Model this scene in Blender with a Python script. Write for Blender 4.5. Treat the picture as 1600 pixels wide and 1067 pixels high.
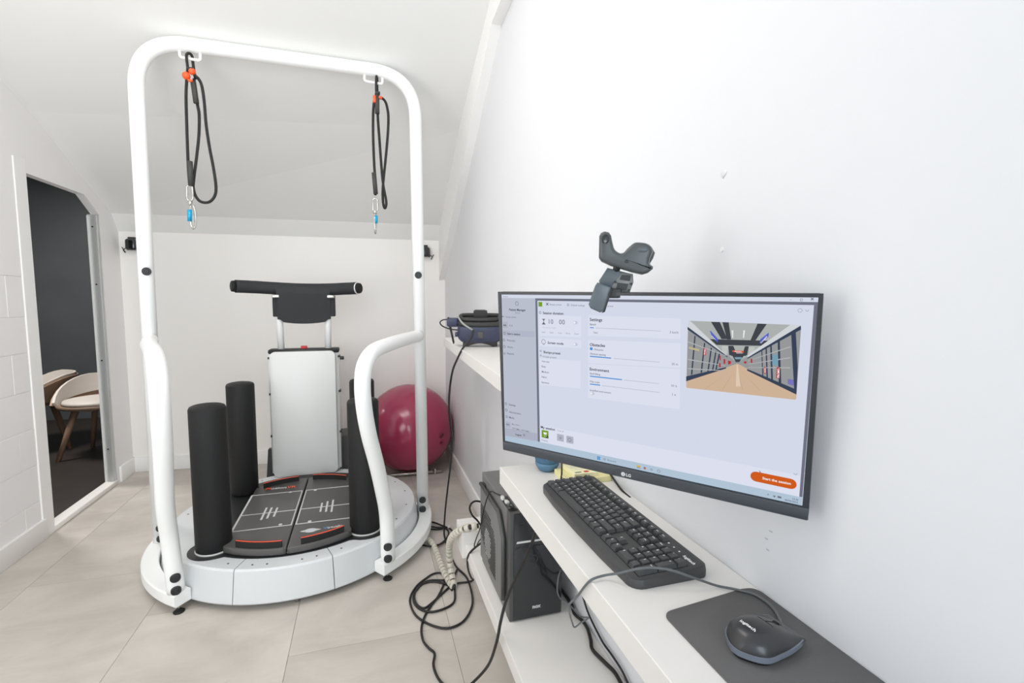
import bpy, bmesh, math, random, json
from mathutils import Vector, Matrix
random.seed(7)
PI = math.pi
for _o in list(bpy.data.objects): bpy.data.objects.remove(_o)
SC = bpy.context.scene
COL = SC.collection

# ------------------------------------------------------------------ camera, world, lights, exposure
cam = bpy.data.cameras.new('camera'); cam.sensor_width = 36.0; cam.sensor_fit = 'HORIZONTAL'
cam.lens = 755.0 / 1600 * 36.0; cam.clip_start = 0.02
camo = bpy.data.objects.new('camera', cam); COL.objects.link(camo)
yaw, pitch, roll = 0.29443599, 0.0882097, 0.00492964
fw = Vector((math.sin(yaw)*math.cos(pitch), math.cos(yaw)*math.cos(pitch), -math.sin(pitch)))
rt = Vector((math.cos(yaw), -math.sin(yaw), 0)); up = rt.cross(fw)
r2 = rt*math.cos(roll) + up*math.sin(roll); u2 = -rt*math.sin(roll) + up*math.cos(roll)
camo.matrix_world = Matrix(((r2.x,u2.x,-fw.x,0),(r2.y,u2.y,-fw.y,0),(r2.z,u2.z,-fw.z,1.27),(0,0,0,1)))
SC.camera = camo

wd = bpy.data.worlds.new('world'); SC.world = wd; wd.use_nodes = True
wd.node_tree.nodes['Background'].inputs[0].default_value = (0.85, 0.92, 1.0, 1)
wd.node_tree.nodes['Background'].inputs[1].default_value = 1.0

def area(name, loc, target, sx, sy, power, color=(1,1,1)):
    l = bpy.data.lights.new(name, 'AREA'); l.shape = 'RECTANGLE'; l.size = sx; l.size_y = sy
    l.energy = power; l.color = color
    o = bpy.data.objects.new(name, l); COL.objects.link(o); o.location = loc
    o.rotation_euler = (Vector(target)-Vector(loc)).to_track_quat('-Z', 'Y').to_euler()
    return o
area('window_light', (-0.3, -2.85, 1.6), (-0.6, 4.0, 1.5), 1.7, 1.6, 51, (0.80, 0.92, 1.0))
area('ceiling_lamp', (-0.6, 1.6, 2.8), (-0.6, 2.1, 0.0), 1.2, 1.2, 28, (1.0, 0.95, 0.90))
area('bounce_fill', (-1.2, 0.45, 1.2), (-0.8, 3.2, 2.3), 0.9, 0.9, 14.5, (1.0, 0.985, 0.96))  # added upward fill that brightens ceiling and back wall, no known lamp
area('hall_fill', (-2.7, 4.2, 2.35), (-2.6, 4.4, 0.0), 0.5, 0.5, 44, (1.0, 0.97, 0.93))  # added fill to lift the chairs and dark walls, source not seen
vs = SC.view_settings
vs.view_transform = 'Standard'; vs.look = 'None'; vs.gamma = 1.0; vs.exposure = 0.0; vs.use_curve_mapping = False
try: SC.cycles.max_bounces = 12; SC.cycles.diffuse_bounces = 10
except Exception: pass

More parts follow.
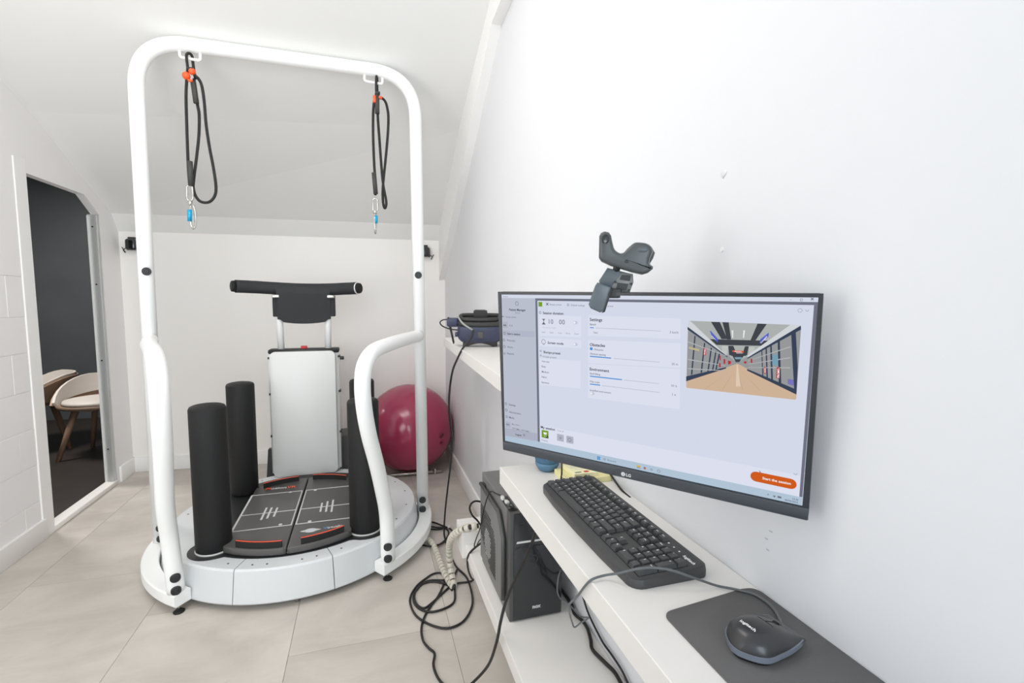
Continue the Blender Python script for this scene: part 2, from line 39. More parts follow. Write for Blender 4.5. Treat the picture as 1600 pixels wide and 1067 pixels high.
DATA = json.loads(r'''{"mon":{"o":[0.2444,0.9015,1.2833],"u":[0.6225,-0.7826,-0.0087],"v":[-0.0508,-0.0515,0.9974],"n":[-0.781,-0.6204,-0.0718],"w":0.5275,"h":0.3175},"scr":[[0.00663,-0.00535],[0.52206,-0.00515],[0.5191,-0.29875],[0.00394,-0.29912]],"pill":[[0.45186,-0.26882],[0.51117,-0.26952],0.00759],"polys":[["side",[[0.00663,-0.00535],[0.08416,-0.00532],[0.08563,-0.28766],[0.00431,-0.28965]]],["title",[[0.00663,-0.00535],[0.52206,-0.00515],[0.52199,-0.01137],[0.084,-0.01174],[0.00743,-0.01183]]],["bar",[[0.08303,-0.01175],[0.08757,-0.01169],[0.08652,-0.28621],[0.08164,-0.28624]]],["bar",[[0.08303,-0.01175],[0.52199,-0.01137],[0.52193,-0.01541],[0.08292,-0.01596]]],["bar",[[0.51771,-0.0155],[0.52193,-0.01541],[0.51897,-0.28611],[0.5151,-0.28636]]],["app",[[0.08746,-0.01601],[0.51771,-0.0155],[0.5151,-0.28636],[0.08652,-0.28621]]],["card",[[0.09081,-0.04181],[0.17576,-0.04189],[0.17546,-0.07884],[0.09058,-0.08026]]],["card",[[0.09046,-0.08504],[0.17543,-0.08335],[0.17531,-0.09807],[0.09011,-0.10001]]],["card",[[0.08956,-0.12292],[0.1745,-0.12093],[0.17346,-0.17072],[0.08905,-0.17358]]],["card",[[0.18915,-0.03978],[0.34513,-0.03962],[0.34539,-0.07132],[0.18895,-0.07469]]],["card",[[0.18891,-0.08195],[0.34556,-0.0783],[0.34597,-0.11655],[0.18868,-0.12309]]],["card",[[0.18867,-0.1248],[0.34601,-0.11858],[0.34654,-0.18335],[0.18833,-0.1857]]],["card",[[0.0869,-0.25245],[0.5146,-0.255],[0.51519,-0.28672],[0.08651,-0.28673]]],["task",[[0.00465,-0.28892],[0.08638,-0.28624],[0.51511,-0.28655],[0.51921,-0.28643],[0.5191,-0.29875],[0.00394,-0.29912]]],["logout",[[0.0053,-0.27209],[0.08146,-0.27028],[0.08165,-0.28585],[0.00468,-0.28824]]],["sel",[[0.00618,-0.07414],[0.07966,-0.0725],[0.07965,-0.08388],[0.006,-0.08631]]],["av",[[0.0079,-0.05747],[0.01926,-0.05739],[0.01923,-0.07026],[0.00786,-0.07031]]],["av",[[0.0071,-0.25783],[0.0191,-0.2576],[0.01912,-0.26973],[0.00694,-0.27021]]],["green",[[0.0896,-0.01831],[0.09777,-0.01829],[0.09758,-0.02666],[0.08967,-0.0266]]],["green",[[0.09095,-0.26124],[0.10599,-0.26114],[0.10569,-0.27603],[0.09075,-0.27612]]],["dgreen",[[0.09868,-0.27606],[0.10277,-0.26863],[0.10577,-0.27186],[0.10569,-0.27603]]],["w",[[0.09469,-0.26502],[0.10256,-0.26514],[0.10135,-0.26926],[0.09572,-0.26926]]],["w",[[0.09625,-0.27106],[0.09794,-0.27114],[0.09791,-0.27253],[0.09622,-0.27246]]],["w",[[0.10019,-0.27098],[0.10187,-0.27106],[0.10185,-0.27245],[0.10016,-0.27238]]],["av",[[0.12454,-0.26286],[0.13869,-0.26304],[0.1385,-0.27639],[0.12431,-0.27633]]],["av",[[0.14402,-0.26306],[0.15849,-0.26312],[0.15834,-0.27655],[0.14384,-0.27662]]],["k2",[[0.12917,-0.26971],[0.13403,-0.26968],[0.13402,-0.27043],[0.12916,-0.27046]]],["k2",[[0.13124,-0.2671],[0.13205,-0.26708],[0.13196,-0.27291],[0.13115,-0.27294]]],["blue",[[0.19265,-0.05984],[0.19983,-0.05984],[0.19983,-0.06138],[0.19264,-0.06139]]],["gr",[[0.20339,-0.06033],[0.31501,-0.06013],[0.31502,-0.06095],[0.20339,-0.06121]]],["blue",[[0.1924,-0.10999],[0.2314,-0.1099],[0.23141,-0.11166],[0.19239,-0.1118]]],["gr",[[0.23599,-0.1105],[0.31385,-0.11007],[0.31387,-0.1109],[0.236,-0.11138]]],["blue",[[0.19223,-0.14517],[0.25091,-0.14513],[0.25092,-0.14688],[0.19222,-0.147]]],["gr",[[0.25428,-0.14574],[0.31344,-0.1453],[0.31345,-0.14613],[0.25429,-0.14662]]],["blue",[[0.19216,-0.15925],[0.2115,-0.15918],[0.2115,-0.16099],[0.19215,-0.16109]]],["gr",[[0.21507,-0.15989],[0.31472,-0.15947],[0.31473,-0.16032],[0.21507,-0.1608]]],["blue",[[0.19248,-0.09504],[0.1973,-0.09492],[0.19728,-0.09962],[0.19245,-0.09975]]],["w",[[0.45949,-0.26565],[0.4647,-0.2688],[0.45955,-0.273]]],["or1",[[0.46023,-0.26707],[0.46344,-0.269],[0.46025,-0.27154]]],["k2",[[0.46246,-0.25824],[0.4658,-0.26143],[0.46414,-0.26201]]],["k",[[0.09679,-0.049],[0.10385,-0.04898],[0.10383,-0.04968],[0.09678,-0.04971]]],["k",[[0.0966,-0.05771],[0.10366,-0.05764],[0.10363,-0.05905],[0.09656,-0.05912]]],["k2",[[0.09787,-0.04979],[0.10275,-0.04984],[0.10023,-0.05368]]],["k2",[[0.10023,-0.05368],[0.10285,-0.0578],[0.09741,-0.05791]]],["k",[[0.09765,-0.09579],[0.1012,-0.09579],[0.10119,-0.0965],[0.09763,-0.0965]]],["k2",[[0.48919,-0.00846],[0.49206,-0.00859],[0.49207,-0.00894],[0.48921,-0.0088]]],["k2",[[0.50144,-0.00709],[0.50438,-0.00714],[0.50455,-0.01029],[0.5016,-0.01025]]],["title",[[0.50191,-0.0076],[0.50397,-0.00766],[0.50409,-0.00979],[0.50202,-0.00973]]],["k2",[[0.5081,-0.02159],[0.51041,-0.02375],[0.51248,-0.02165],[0.51252,-0.02225],[0.51044,-0.02435],[0.50813,-0.02219]]],["k2",[[0.50671,-0.25293],[0.50915,-0.25484],[0.51134,-0.25205],[0.51138,-0.25271],[0.50919,-0.2555],[0.50675,-0.25358]]],["blue",[[0.20555,-0.29006],[0.20838,-0.28995],[0.20837,-0.29281],[0.20555,-0.29292]]],["blue",[[0.20555,-0.2934],[0.20837,-0.29328],[0.20837,-0.29615],[0.20554,-0.29627]]],["blue",[[0.20875,-0.29002],[0.21156,-0.28991],[0.21156,-0.29276],[0.20874,-0.29287]]],["blue",[[0.20874,-0.29335],[0.21156,-0.29323],[0.21155,-0.29609],[0.20874,-0.29621]]],["yel",[[0.27812,-0.29068],[0.28457,-0.29074],[0.28462,-0.29527],[0.27817,-0.29523]]],["blue",[[0.27816,-0.29443],[0.28461,-0.29436],[0.28463,-0.2955],[0.27818,-0.29557]]],["k2",[[0.48218,-0.29258],[0.48628,-0.2926],[0.48444,-0.29535]]],["k2",[[0.48829,-0.29188],[0.49316,-0.29189],[0.49329,-0.2946],[0.48842,-0.2946]]],["g_wall",[[0.35639,-0.04396],[0.35784,-0.04236],[0.50335,-0.04274],[0.50459,-0.04416],[0.50409,-0.14516],[0.50307,-0.14661],[0.35726,-0.14728],[0.35609,-0.14595]]],["g_ceil",[[0.35784,-0.04236],[0.50335,-0.04274],[0.50407,-0.0435],[0.43202,-0.09743],[0.42306,-0.0982],[0.35675,-0.04356]]],["g_floor",[[0.35574,-0.13717],[0.42662,-0.10287],[0.4283,-0.10272],[0.50406,-0.13884],[0.50409,-0.14516],[0.50307,-0.14661],[0.35726,-0.14728],[0.35609,-0.14595]]],["g_floor2",[[0.42667,-0.10412],[0.42846,-0.10395],[0.43297,-0.13601],[0.42679,-0.13675]]],["g_joint",[[0.38239,-0.14701],[0.383,-0.14693],[0.41663,-0.11638],[0.41652,-0.11639]]],["g_joint",[[0.4086,-0.14407],[0.40918,-0.144],[0.42289,-0.11575],[0.42278,-0.11576]]],["g_joint",[[0.43598,-0.14101],[0.43653,-0.14094],[0.42965,-0.11506],[0.42954,-0.11507]]],["g_joint",[[0.45788,-0.13856],[0.45842,-0.13849],[0.43523,-0.1145],[0.43512,-0.11451]]],["g_dark",[[0.38937,-0.04289],[0.40162,-0.04264],[0.41282,-0.06724],[0.40479,-0.06773]]],["g_dark",[[0.40507,-0.04263],[0.41363,-0.04253],[0.41795,-0.06755],[0.41227,-0.06789]]],["g_dark",[[0.45156,-0.04276],[0.46317,-0.04286],[0.44992,-0.06679],[0.44345,-0.06719]]],["g_dark",[[0.38842,-0.06872],[0.46738,-0.06629],[0.45931,-0.07398],[0.39812,-0.07694]]],["g_dark",[[0.41432,-0.07708],[0.42111,-0.07661],[0.42605,-0.08801],[0.41598,-0.0913]]],["g_dark",[[0.43671,-0.07615],[0.44163,-0.07581],[0.44,-0.08937],[0.43384,-0.0874]]],["g_dark",[[0.41586,-0.08819],[0.43989,-0.08668],[0.43838,-0.09011],[0.41884,-0.0917]]],["g_dark",[[0.42054,-0.09156],[0.43562,-0.09033],[0.42988,-0.10009],[0.4254,-0.10049]]],["g_blue2",[[0.42343,-0.09319],[0.43349,-0.09236],[0.4325,-0.09553],[0.42468,-0.0962]]],["g_panel",[[0.40571,-0.07768],[0.41433,-0.07745],[0.41259,-0.09283],[0.40608,-0.08832]]],["g_panel",[[0.44168,-0.07702],[0.44926,-0.07649],[0.44962,-0.08494],[0.44228,-0.09163]]],["g_white",[[0.35651,-0.04383],[0.35784,-0.04249],[0.35982,-0.0428],[0.41255,-0.09158],[0.41264,-0.09408],[0.35584,-0.0517]]],["g_white",[[0.49172,-0.04279],[0.50335,-0.04274],[0.50417,-0.04361],[0.5027,-0.04516],[0.44069,-0.09299],[0.44054,-0.08932]]],["g_dark2",[[0.35572,-0.0517],[0.41374,-0.09274],[0.41381,-0.09461],[0.35582,-0.05582]]],["g_dark2",[[0.35554,-0.1292],[0.4126,-0.1092],[0.41267,-0.11108],[0.35573,-0.1369]]],["g_dark2",[[0.36619,-0.06443],[0.36795,-0.06587],[0.36486,-0.12504],[0.36264,-0.12594]]],["g_dark2",[[0.38046,-0.07431],[0.38218,-0.07573],[0.37892,-0.12059],[0.37675,-0.12146]]],["g_dark2",[[0.39023,-0.08109],[0.39194,-0.08249],[0.38851,-0.11755],[0.38637,-0.11841]]],["g_dark2",[[0.39688,-0.08569],[0.39857,-0.08708],[0.39502,-0.11548],[0.3929,-0.11634]]],["g_dark2",[[0.40168,-0.08902],[0.40336,-0.0904],[0.3997,-0.114],[0.3976,-0.11484]]],["g_white2",[[0.35691,-0.07389],[0.4114,-0.09167],[0.41143,-0.09242],[0.35695,-0.0757]]],["g_white2",[[0.35761,-0.10126],[0.41194,-0.10673],[0.41196,-0.10749],[0.35765,-0.10309]]],["g_white2",[[0.35798,-0.1157],[0.41221,-0.11429],[0.41223,-0.11505],[0.35802,-0.11755]]],["g_yel",[[0.35837,-0.08224],[0.37386,-0.08502],[0.37396,-0.08823],[0.35845,-0.08549]]],["g_red",[[0.38023,-0.08289],[0.38386,-0.08365],[0.38346,-0.09393],[0.37984,-0.09396]]],["g_red",[[0.40273,-0.09237],[0.4045,-0.09286],[0.40473,-0.09979],[0.40297,-0.09931]]],["g_red",[[0.4087,-0.09693],[0.41103,-0.09736],[0.41127,-0.10427],[0.40896,-0.10448]]],["g_red",[[0.40253,-0.10379],[0.40488,-0.10422],[0.40508,-0.10991],[0.40275,-0.11013]]],["g_red",[[0.41454,-0.09894],[0.41914,-0.09979],[0.41871,-0.10359],[0.41533,-0.10516]]],["g_dark2",[[0.50377,-0.0434],[0.50482,-0.04848],[0.44074,-0.09421],[0.44067,-0.09238]]],["g_dark2",[[0.4408,-0.10899],[0.5033,-0.13181],[0.50367,-0.13889],[0.4409,-0.11145]]],["g_dark2",[[0.4933,-0.05424],[0.49853,-0.04994],[0.50345,-0.10057],[0.50403,-0.13825],[0.50135,-0.13681]]],["g_dark2",[[0.47768,-0.06543],[0.47999,-0.06235],[0.48525,-0.12906],[0.48192,-0.12764]]],["g_dark2",[[0.4687,-0.0724],[0.47043,-0.06932],[0.47485,-0.12527],[0.47234,-0.12373]]],["g_dark2",[[0.46313,-0.07673],[0.46447,-0.07365],[0.46836,-0.12292],[0.46643,-0.12131]]],["g_dark2",[[0.45801,-0.0807],[0.45894,-0.07763],[0.46236,-0.12078],[0.461,-0.1191]]],["g_white2",[[0.49322,-0.07222],[0.44194,-0.09656],[0.44197,-0.0973],[0.4933,-0.07385]]],["g_white2",[[0.49399,-0.08735],[0.44214,-0.10146],[0.44217,-0.1022],[0.49407,-0.08899]]],["g_white2",[[0.49471,-0.1014],[0.44234,-0.10637],[0.44237,-0.10711],[0.49479,-0.10304]]],["g_blue2",[[0.47192,-0.0856],[0.47863,-0.08506],[0.47937,-0.10046],[0.47259,-0.09989]]],["g_red",[[0.47825,-0.10296],[0.48208,-0.10319],[0.48232,-0.11872],[0.47836,-0.11831]]],["g_red",[[0.46224,-0.10387],[0.46491,-0.10423],[0.46503,-0.11391],[0.46213,-0.11324]]],["g_red",[[0.44489,-0.09386],[0.44706,-0.09368],[0.44732,-0.09977],[0.44512,-0.09935]]],["g_violet",[[0.49253,-0.1182],[0.49961,-0.11861],[0.50003,-0.12686],[0.49288,-0.12531]]],["g_red",[[0.43649,-0.09827],[0.4398,-0.09798],[0.4394,-0.10171],[0.43604,-0.10078]]],["g_blue",[[0.38802,-0.05613],[0.38981,-0.05666],[0.39955,-0.06742],[0.39974,-0.07306],[0.39186,-0.06536]]],["g_blue",[[0.45573,-0.06523],[0.46631,-0.05451],[0.46606,-0.06044],[0.45546,-0.07124]]],["g_orange",[[0.42023,-0.08325],[0.43533,-0.08298],[0.43544,-0.0858],[0.42032,-0.08573]]],["g_w",[[0.41824,-0.05398],[0.42026,-0.05387],[0.42045,-0.06493],[0.41932,-0.06499]]],["g_w",[[0.4338,-0.05319],[0.43578,-0.05309],[0.4349,-0.06407],[0.43358,-0.06415]]]],"texts":[["Virtualis",0.01056,-0.0091,0.01199,"k2",0],["Patient Manager",0.02461,-0.03389,0.03783,"k",1],["5.6.16",0.03845,-0.03923,0.01019,"k2",0],["Change patient",0.0151,-0.04792,0.02528,"k2",0],["\u2190",0.00723,-0.04744,0.00487,"k",0],["AA",0.00962,-0.06424,0.00744,"k",1],["A A",0.0235,-0.06437,0.00821,"k2",0],["Start a session",0.01841,-0.08024,0.0297,"k",1],["Protocols",0.01762,-0.09326,0.0183,"k",0],["History",0.01744,-0.10617,0.01357,"k",0],["Reports",0.01696,-0.11917,0.01555,"k",0],["Settings",0.01716,-0.22147,0.01596,"k",0],["Administration",0.01723,-0.23661,0.02809,"k",0],["Media",0.01681,-0.24796,0.01237,"k",0],["OO",0.00908,-0.26348,0.00752,"k",1],["My profile >",0.02315,-0.26061,0.01928,"k2",0],["OPTOMIC OPTOMIC",0.02285,-0.26936,0.0417,"k2",0],["Logout",0.03107,-0.28031,0.01418,"k",1],["Bumps preset",0.11417,-0.02227,0.02391,"k2",0],["Default settings",0.15661,-0.02267,0.02661,"k2",0],["Create a new preset",0.20233,-0.02271,0.03339,"k2",0],["\u00d7",0.10631,-0.02207,0.00534,"k",0],["Session duration",0.09949,-0.03791,0.04247,"k",1],["10",0.11156,-0.05323,0.00931,"k2",0],["00",0.13267,-0.05308,0.01163,"k2",0],["Ou de 0 \u00e0 l'infini",0.09849,-0.06445,0.02747,"gr",0],["1min",0.09624,-0.07331,0.00764,"k3",0],["3min",0.11317,-0.07315,0.00747,"k3",0],["5min",0.13039,-0.073,0.0073,"k3",0],["10min",0.14595,-0.07285,0.00906,"k3",0],["15min",0.16245,-0.0727,0.00886,"k3",0],["Screen mode",0.10848,-0.09199,0.03272,"k",1],["Bumps preset",0.09952,-0.1101,0.03516,"k",1],["Virtualis presets",0.09658,-0.11861,0.02979,"k2",0],["Very easy",0.095,-0.12765,0.01645,"k",0],["Easy",0.09478,-0.13734,0.00869,"k",0],["Medium",0.09454,-0.14755,0.01515,"k",0],["Hard",0.09432,-0.15744,0.00969,"k",0],["Extreme",0.09408,-0.16785,0.01562,"k",0],["Settings",0.19272,-0.04648,0.02302,"k",1],["Speed",0.19268,-0.05464,0.01097,"k",0],["Cart",0.1998,-0.06866,0.00771,"k",0],["3 km/h",0.32903,-0.06123,0.01369,"k2",0],["Obstacles",0.1925,-0.09,0.02846,"k",1],["Obstacles",0.20029,-0.09783,0.01718,"k",0],["Obstacle spacing",0.19242,-0.10594,0.02971,"k",0],["20 m",0.33304,-0.11124,0.00985,"k2",0],["Environment",0.19229,-0.13309,0.03603,"k",1],["Shelf filling",0.19225,-0.14106,0.01952,"k",0],["50 %",0.33327,-0.14633,0.00903,"k2",0],["Tiles scale",0.19218,-0.15512,0.0185,"k",0],["1 x",0.33507,-0.16024,0.00597,"k2",0],["Simplified environment",0.1921,-0.17087,0.03966,"k",0],["My session",0.08995,-0.25535,0.03099,"k",1],["Clear all",0.12561,-0.25598,0.01322,"k3",0],["Shopping",0.09065,-0.28072,0.01388,"k2",0],["B\u00fasqueda",0.22584,-0.29256,0.01577,"k2",0],["12:36",0.50733,-0.2909,0.00697,"k",0],["30/05/2025",0.49758,-0.29503,0.01673,"k",0],["^",0.47517,-0.2933,0.00247,"k",0],["Start the session",0.46781,-0.26906,0.03624,"w",1],["\u00d7",0.51351,-0.00744,0.0036,"k",0]],"rings":[["k",0.09338,-0.03739,0.00232,0.00075],["k",0.01001,-0.09335,0.0026,0.00084],["k",0.01043,-0.10629,0.0026,0.00084],["k",0.01005,-0.22116,0.0025,0.00086],["k",0.01035,-0.23397,0.00265,0.00086],["k",0.09274,-0.11735,0.00167,0.00077],["k",0.15132,-0.02221,0.00202,0.0007],["k",0.19712,-0.02228,0.00214,0.00066],["k",0.50212,-0.02286,0.00266,0.00041],["k",0.15121,-0.26958,0.00342,0.00072],["k",0.22007,-0.29272,0.00181,0.00066],["k",0.04267,-0.02198,0.00377,0.0008],["k",0.30371,-0.29291,0.00171,0.00059],["k",0.31599,-0.29304,0.00253,0.00058],["k",0.01205,-0.07996,0.00259,0.00084],["k",0.01061,-0.24762,0.00235,0.00086],["k",0.05136,-0.2785,0.0021,0.00083],["k",0.01021,-0.11995,0.00184,0.00084],["k",0.09308,-0.10879,0.00194,0.00076],["k",0.09953,-0.09102,0.00437,0.00082],["tog",0.16515,-0.05313,0.0032,0.0],["tog",0.16477,-0.09141,0.0032,0.0],["tog",0.19697,-0.17648,0.0032,0.0],["red",0.2923,-0.29322,0.0021,0],["yel",0.29264,-0.29382,0.0013,0],["blue",0.2923,-0.29322,0.0008,0]],"lg":[[0.25558,-0.31139],[0.26089,-0.31296],[0.26943,-0.31097]],"cordL":{"loop":[[-0.753,2.63,2.256],[-0.748,2.63,2.304],[-0.75,2.63,2.34],[-0.749,2.63,2.362],[-0.741,2.63,2.373],[-0.734,2.63,2.367],[-0.732,2.63,2.342],[-0.729,2.63,2.301],[-0.725,2.63,2.268]],"left":[[-0.755,2.63,2.264],[-0.762,2.63,2.185],[-0.765,2.63,2.071],[-0.767,2.63,1.958],[-0.768,2.63,1.857],[-0.766,2.63,1.785]],"mid":[[-0.728,2.63,2.265],[-0.727,2.63,2.203],[-0.719,2.63,2.147],[-0.715,2.63,2.105],[-0.72,2.63,2.019],[-0.734,2.63,1.917],[-0.748,2.63,1.83],[-0.756,2.63,1.771]],"right":[[-0.725,2.63,2.279],[-0.708,2.63,2.264],[-0.696,2.63,2.235],[-0.689,2.63,2.165],[-0.686,2.63,2.066],[-0.677,2.63,1.966],[-0.665,2.63,1.874],[-0.658,2.63,1.793],[-0.663,2.63,1.748],[-0.683,2.63,1.718],[-0.709,2.63,1.71],[-0.732,2.63,1.72],[-0.747,2.63,1.749],[-0.752,2.63,1.786]],"sleeve1":[[-0.728,2.63,2.245],[-0.72,2.63,2.153]],"sleeve2":[[-0.758,2.63,1.892],[-0.758,2.63,1.78]],"buckle":[[-0.736,2.63,2.278]],"car":[[-0.765,2.63,1.776],[-0.764,2.63,1.71],[-0.765,2.63,1.587]],"blue":[[-0.769,2.63,1.671],[-0.771,2.63,1.619]]},"cordR":{"loop":[[0.075,2.63,2.286],[0.075,2.63,2.332],[0.077,2.63,2.373],[0.079,2.63,2.379],[0.082,2.63,2.373],[0.081,2.63,2.333],[0.082,2.63,2.287]],"left":[[0.064,2.63,2.26],[0.058,2.63,2.191],[0.056,2.63,2.065],[0.059,2.63,1.933],[0.064,2.63,1.844],[0.061,2.63,1.795]],"mid":[[0.083,2.63,2.287],[0.081,2.63,2.187],[0.087,2.63,2.068],[0.095,2.63,1.926],[0.102,2.63,1.846],[0.112,2.63,1.789],[0.115,2.63,1.757],[0.109,2.63,1.734],[0.102,2.63,1.743],[0.098,2.63,1.782],[0.1,2.63,1.846],[0.113,2.63,1.959],[0.127,2.63,2.088],[0.133,2.63,2.183],[0.128,2.63,2.236],[0.116,2.63,2.269],[0.094,2.63,2.285]],"right":[],"sleeve1":[[0.079,2.63,2.293],[0.078,2.63,2.196]],"sleeve2":[[0.056,2.63,1.904],[0.063,2.63,1.799]],"buckle":[[0.081,2.63,2.274]],"car":[[0.059,2.63,1.77],[0.058,2.63,1.715],[0.058,2.63,1.601]],"blue":[[0.058,2.63,1.689],[0.057,2.63,1.65]]},"c_headset":[[0.439,2.02,1.135],[0.431,2.0,1.115],[0.411,1.985,1.089],[0.388,1.98,1.066],[0.367,2.0,1.018],[0.349,2.02,0.962],[0.341,2.05,0.874],[0.343,2.08,0.783],[0.356,2.12,0.7],[0.37,2.17,0.611],[0.376,2.23,0.499],[0.376,2.33,0.335],[0.375,2.42,0.163],[0.377,2.47,0.05],[0.379,2.472,0.006],[0.376,2.341,0.006],[0.385,2.173,0.006],[0.414,2.076,0.006],[0.417,2.002,0.006],[0.408,1.9,0.006],[0.385,1.832,0.006],[0.345,1.774,0.006],[0.297,1.75,0.006],[0.255,1.758,0.006],[0.207,1.799,0.006],[0.167,1.863,0.006],[0.153,1.948,0.006],[0.164,2.009,0.006],[0.196,2.067,0.006],[0.236,2.107,0.006],[0.271,2.134,0.006],[0.305,2.134,0.006],[0.32,2.092,0.006],[0.301,2.026,0.006],[0.268,1.955,0.006],[0.232,1.903,0.006],[0.201,1.846,0.006],[0.181,1.78,0.006],[0.179,1.711,0.006],[0.194,1.665,0.006],[0.211,1.631,0.006],[0.2,1.581,0.006],[0.204,1.528,0.006],[0.22,1.484,0.006],[0.254,1.449,0.006],[0.293,1.454,0.006],[0.312,1.44,0.028],[0.341,1.36,0.141],[0.346,1.28,0.274],[0.347,1.24,0.365],[0.353,1.2,0.456],[0.373,1.17,0.536],[0.397,1.14,0.622],[0.404,1.12,0.671],[0.412,1.11,0.698]],"c_coil":[[0.385,2.139,0.006],[0.349,2.068,0.006],[0.308,2.073,0.006],[0.25,2.087,0.006],[0.202,2.06,0.006],[0.174,1.996,0.006],[0.18,1.927,0.006],[0.206,1.898,0.006],[0.243,1.926,0.006],[0.288,1.972,0.006],[0.328,2.013,0.006],[0.349,2.022,0.006],[0.344,1.962,0.006],[0.328,1.902,0.006],[0.289,1.873,0.006],[0.231,1.865,0.006],[0.19,1.894,0.006],[0.169,1.949,0.006],[0.177,2.011,0.006],[0.217,2.069,0.006],[0.271,2.072,0.006],[0.323,2.03,0.006],[0.335,1.987,0.006]],"c_base1":[[0.27,2.706,0.01],[0.309,2.666,0.01],[0.349,2.637,0.01],[0.39,2.581,0.01],[0.42,2.541,0.01],[0.428,2.486,0.01],[0.415,2.453,0.01],[0.391,2.431,0.01],[0.353,2.394,0.01],[0.324,2.384,0.01],[0.282,2.387,0.01],[0.24,2.42,0.01]],"c_base2":[[0.26,2.606,0.016],[0.304,2.593,0.016],[0.349,2.565,0.016],[0.391,2.545,0.016],[0.404,2.488,0.016],[0.379,2.422,0.016],[0.335,2.373,0.016],[0.289,2.367,0.016]],"c_base3":[[0.258,2.589,0.006],[0.302,2.581,0.006],[0.349,2.563,0.006],[0.384,2.56,0.006]],"spiral":[[0.245,2.47,0.012],[0.278,2.46,0.012],[0.302,2.418,0.012],[0.314,2.315,0.012],[0.319,2.175,0.012],[0.329,2.074,0.012],[0.344,1.994,0.012],[0.345,2.028,0.03],[0.343,2.066,0.06],[0.338,2.067,0.12],[0.33,2.018,0.2],[0.325,1.907,0.29],[0.338,1.845,0.34],[0.37,1.795,0.375],[0.414,1.788,0.38]],"c_pc":[[0.406,1.729,0.34],[0.384,1.745,0.315],[0.363,1.74,0.3],[0.363,1.785,0.25],[0.386,1.882,0.15],[0.42,1.987,0.05],[0.438,2.026,0.012],[0.417,2.028,0.006],[0.371,2.031,0.006],[0.355,2.02,0.006]],"c_loop":[[0.404,1.72,0.506],[0.379,1.71,0.516],[0.36,1.7,0.512],[0.355,1.7,0.493],[0.365,1.7,0.467],[0.386,1.71,0.44],[0.403,1.72,0.411]],"c_thin":[[0.413,1.38,0.65],[0.404,1.42,0.648],[0.393,1.46,0.643],[0.384,1.5,0.635],[0.373,1.505,0.612],[0.373,1.56,0.54],[0.385,1.66,0.434],[0.379,1.7,0.374],[0.372,1.7,0.35],[0.377,1.7,0.339],[0.389,1.7,0.362],[0.401,1.7,0.375]],"c_mouse":[[0.57,0.52,0.8],[0.592,0.558,0.797],[0.592,0.592,0.797],[0.572,0.614,0.797],[0.549,0.632,0.797],[0.511,0.64,0.812],[0.475,0.651,0.825],[0.447,0.664,0.827],[0.421,0.671,0.825],[0.4,0.688,0.812],[0.382,0.707,0.8],[0.359,0.707,0.797],[0.352,0.718,0.781],[0.352,0.748,0.744],[0.352,0.775,0.715],[0.352,0.789,0.697],[0.4,0.89,0.608],[0.43,0.942,0.547],[0.45,0.971,0.511],[0.5,1.041,0.465],[0.56,1.12,0.413],[0.57,1.188,0.368],[0.57,1.218,0.361],[0.54,1.202,0.401],[0.52,1.216,0.412],[0.5,1.197,0.45],[0.5,1.194,0.489],[0.52,1.223,0.497]],"c_power":[[0.604,1.568,0.308],[0.604,1.514,0.308],[0.604,1.412,0.308],[0.604,1.329,0.308],[0.595,1.289,0.308],[0.604,1.249,0.308],[0.604,1.214,0.308],[0.592,1.168,0.308],[0.58,1.132,0.308],[0.59,1.08,0.308],[0.598,1.043,0.308],[0.596,1.006,0.308],[0.591,0.951,0.308],[0.598,0.6,0.308],[0.6,0.2,0.308],[0.6,-0.25,0.308]],"c_video":[[0.606,1.28,0.4],[0.606,1.252,0.381],[0.606,1.212,0.353],[0.606,1.131,0.331],[0.606,1.076,0.331],[0.606,1.025,0.329],[0.606,0.99,0.319],[0.606,0.948,0.307],[0.606,0.6,0.306],[0.606,0.2,0.306],[0.606,-0.25,0.306]],"c_mon":[[0.399,0.942,0.95],[0.472,1.113,0.85],[0.488,1.15,0.81],[0.478,1.129,0.798],[0.479,1.098,0.796]],"c_mon2":[[0.605,1.115,0.819],[0.605,1.08,0.806],[0.605,1.04,0.794],[0.605,1.0,0.791]],"lines":[[[-0.602,2.393],[-0.61,2.815]],[[-0.61,2.815],[-0.357,2.815]],[[-0.357,2.815],[-0.343,2.397]],[[-0.343,2.397],[-0.602,2.393]],[[-0.598,2.563],[-0.35,2.564]],[[-0.344,2.811],[-0.331,2.396]],[[-0.344,2.811],[-0.115,2.823]],[[-0.336,2.564],[-0.102,2.57]],[[-0.331,2.396],[-0.094,2.399]]],"slash":[[[-0.501,2.627],[-0.501,2.494]],[[-0.479,2.621],[-0.474,2.503]],[[-0.451,2.613],[-0.447,2.516]],[[-0.239,2.61],[-0.234,2.512]],[[-0.213,2.623],[-0.207,2.504]],[[-0.186,2.635],[-0.181,2.494]]],"dots":[[-0.415,2.814],[-0.404,2.412],[-0.287,2.805],[-0.276,2.408]],"ptext":[[-0.551,2.896],[-0.394,2.889],[-0.305,2.303],[-0.218,2.306],[-0.207,2.299],[-0.123,2.301]],"orange":[[-0.555,2.253],[-0.454,2.192],[-0.364,2.183],[-0.287,2.181],[-0.198,2.196],[-0.112,2.246],[-0.568,2.927],[-0.482,2.974],[-0.392,2.984],[-0.315,2.984],[-0.222,2.962],[-0.128,2.919]],"promo":[["PROMO",[0.48102,-0.11766],[0.4806,-0.10453]],["PROMO",[0.46399,-0.1122],[0.46388,-0.10493]],["PROMO",[0.38185,-0.09277],[0.38231,-0.08376]],["Boulangerie",[0.39121,-0.06351],[0.39668,-0.06885]],["Fromagerie",[0.457,-0.06994],[0.46395,-0.05997]],["Bienvenue",[0.42344,-0.0845],[0.43261,-0.08417]]]}''')

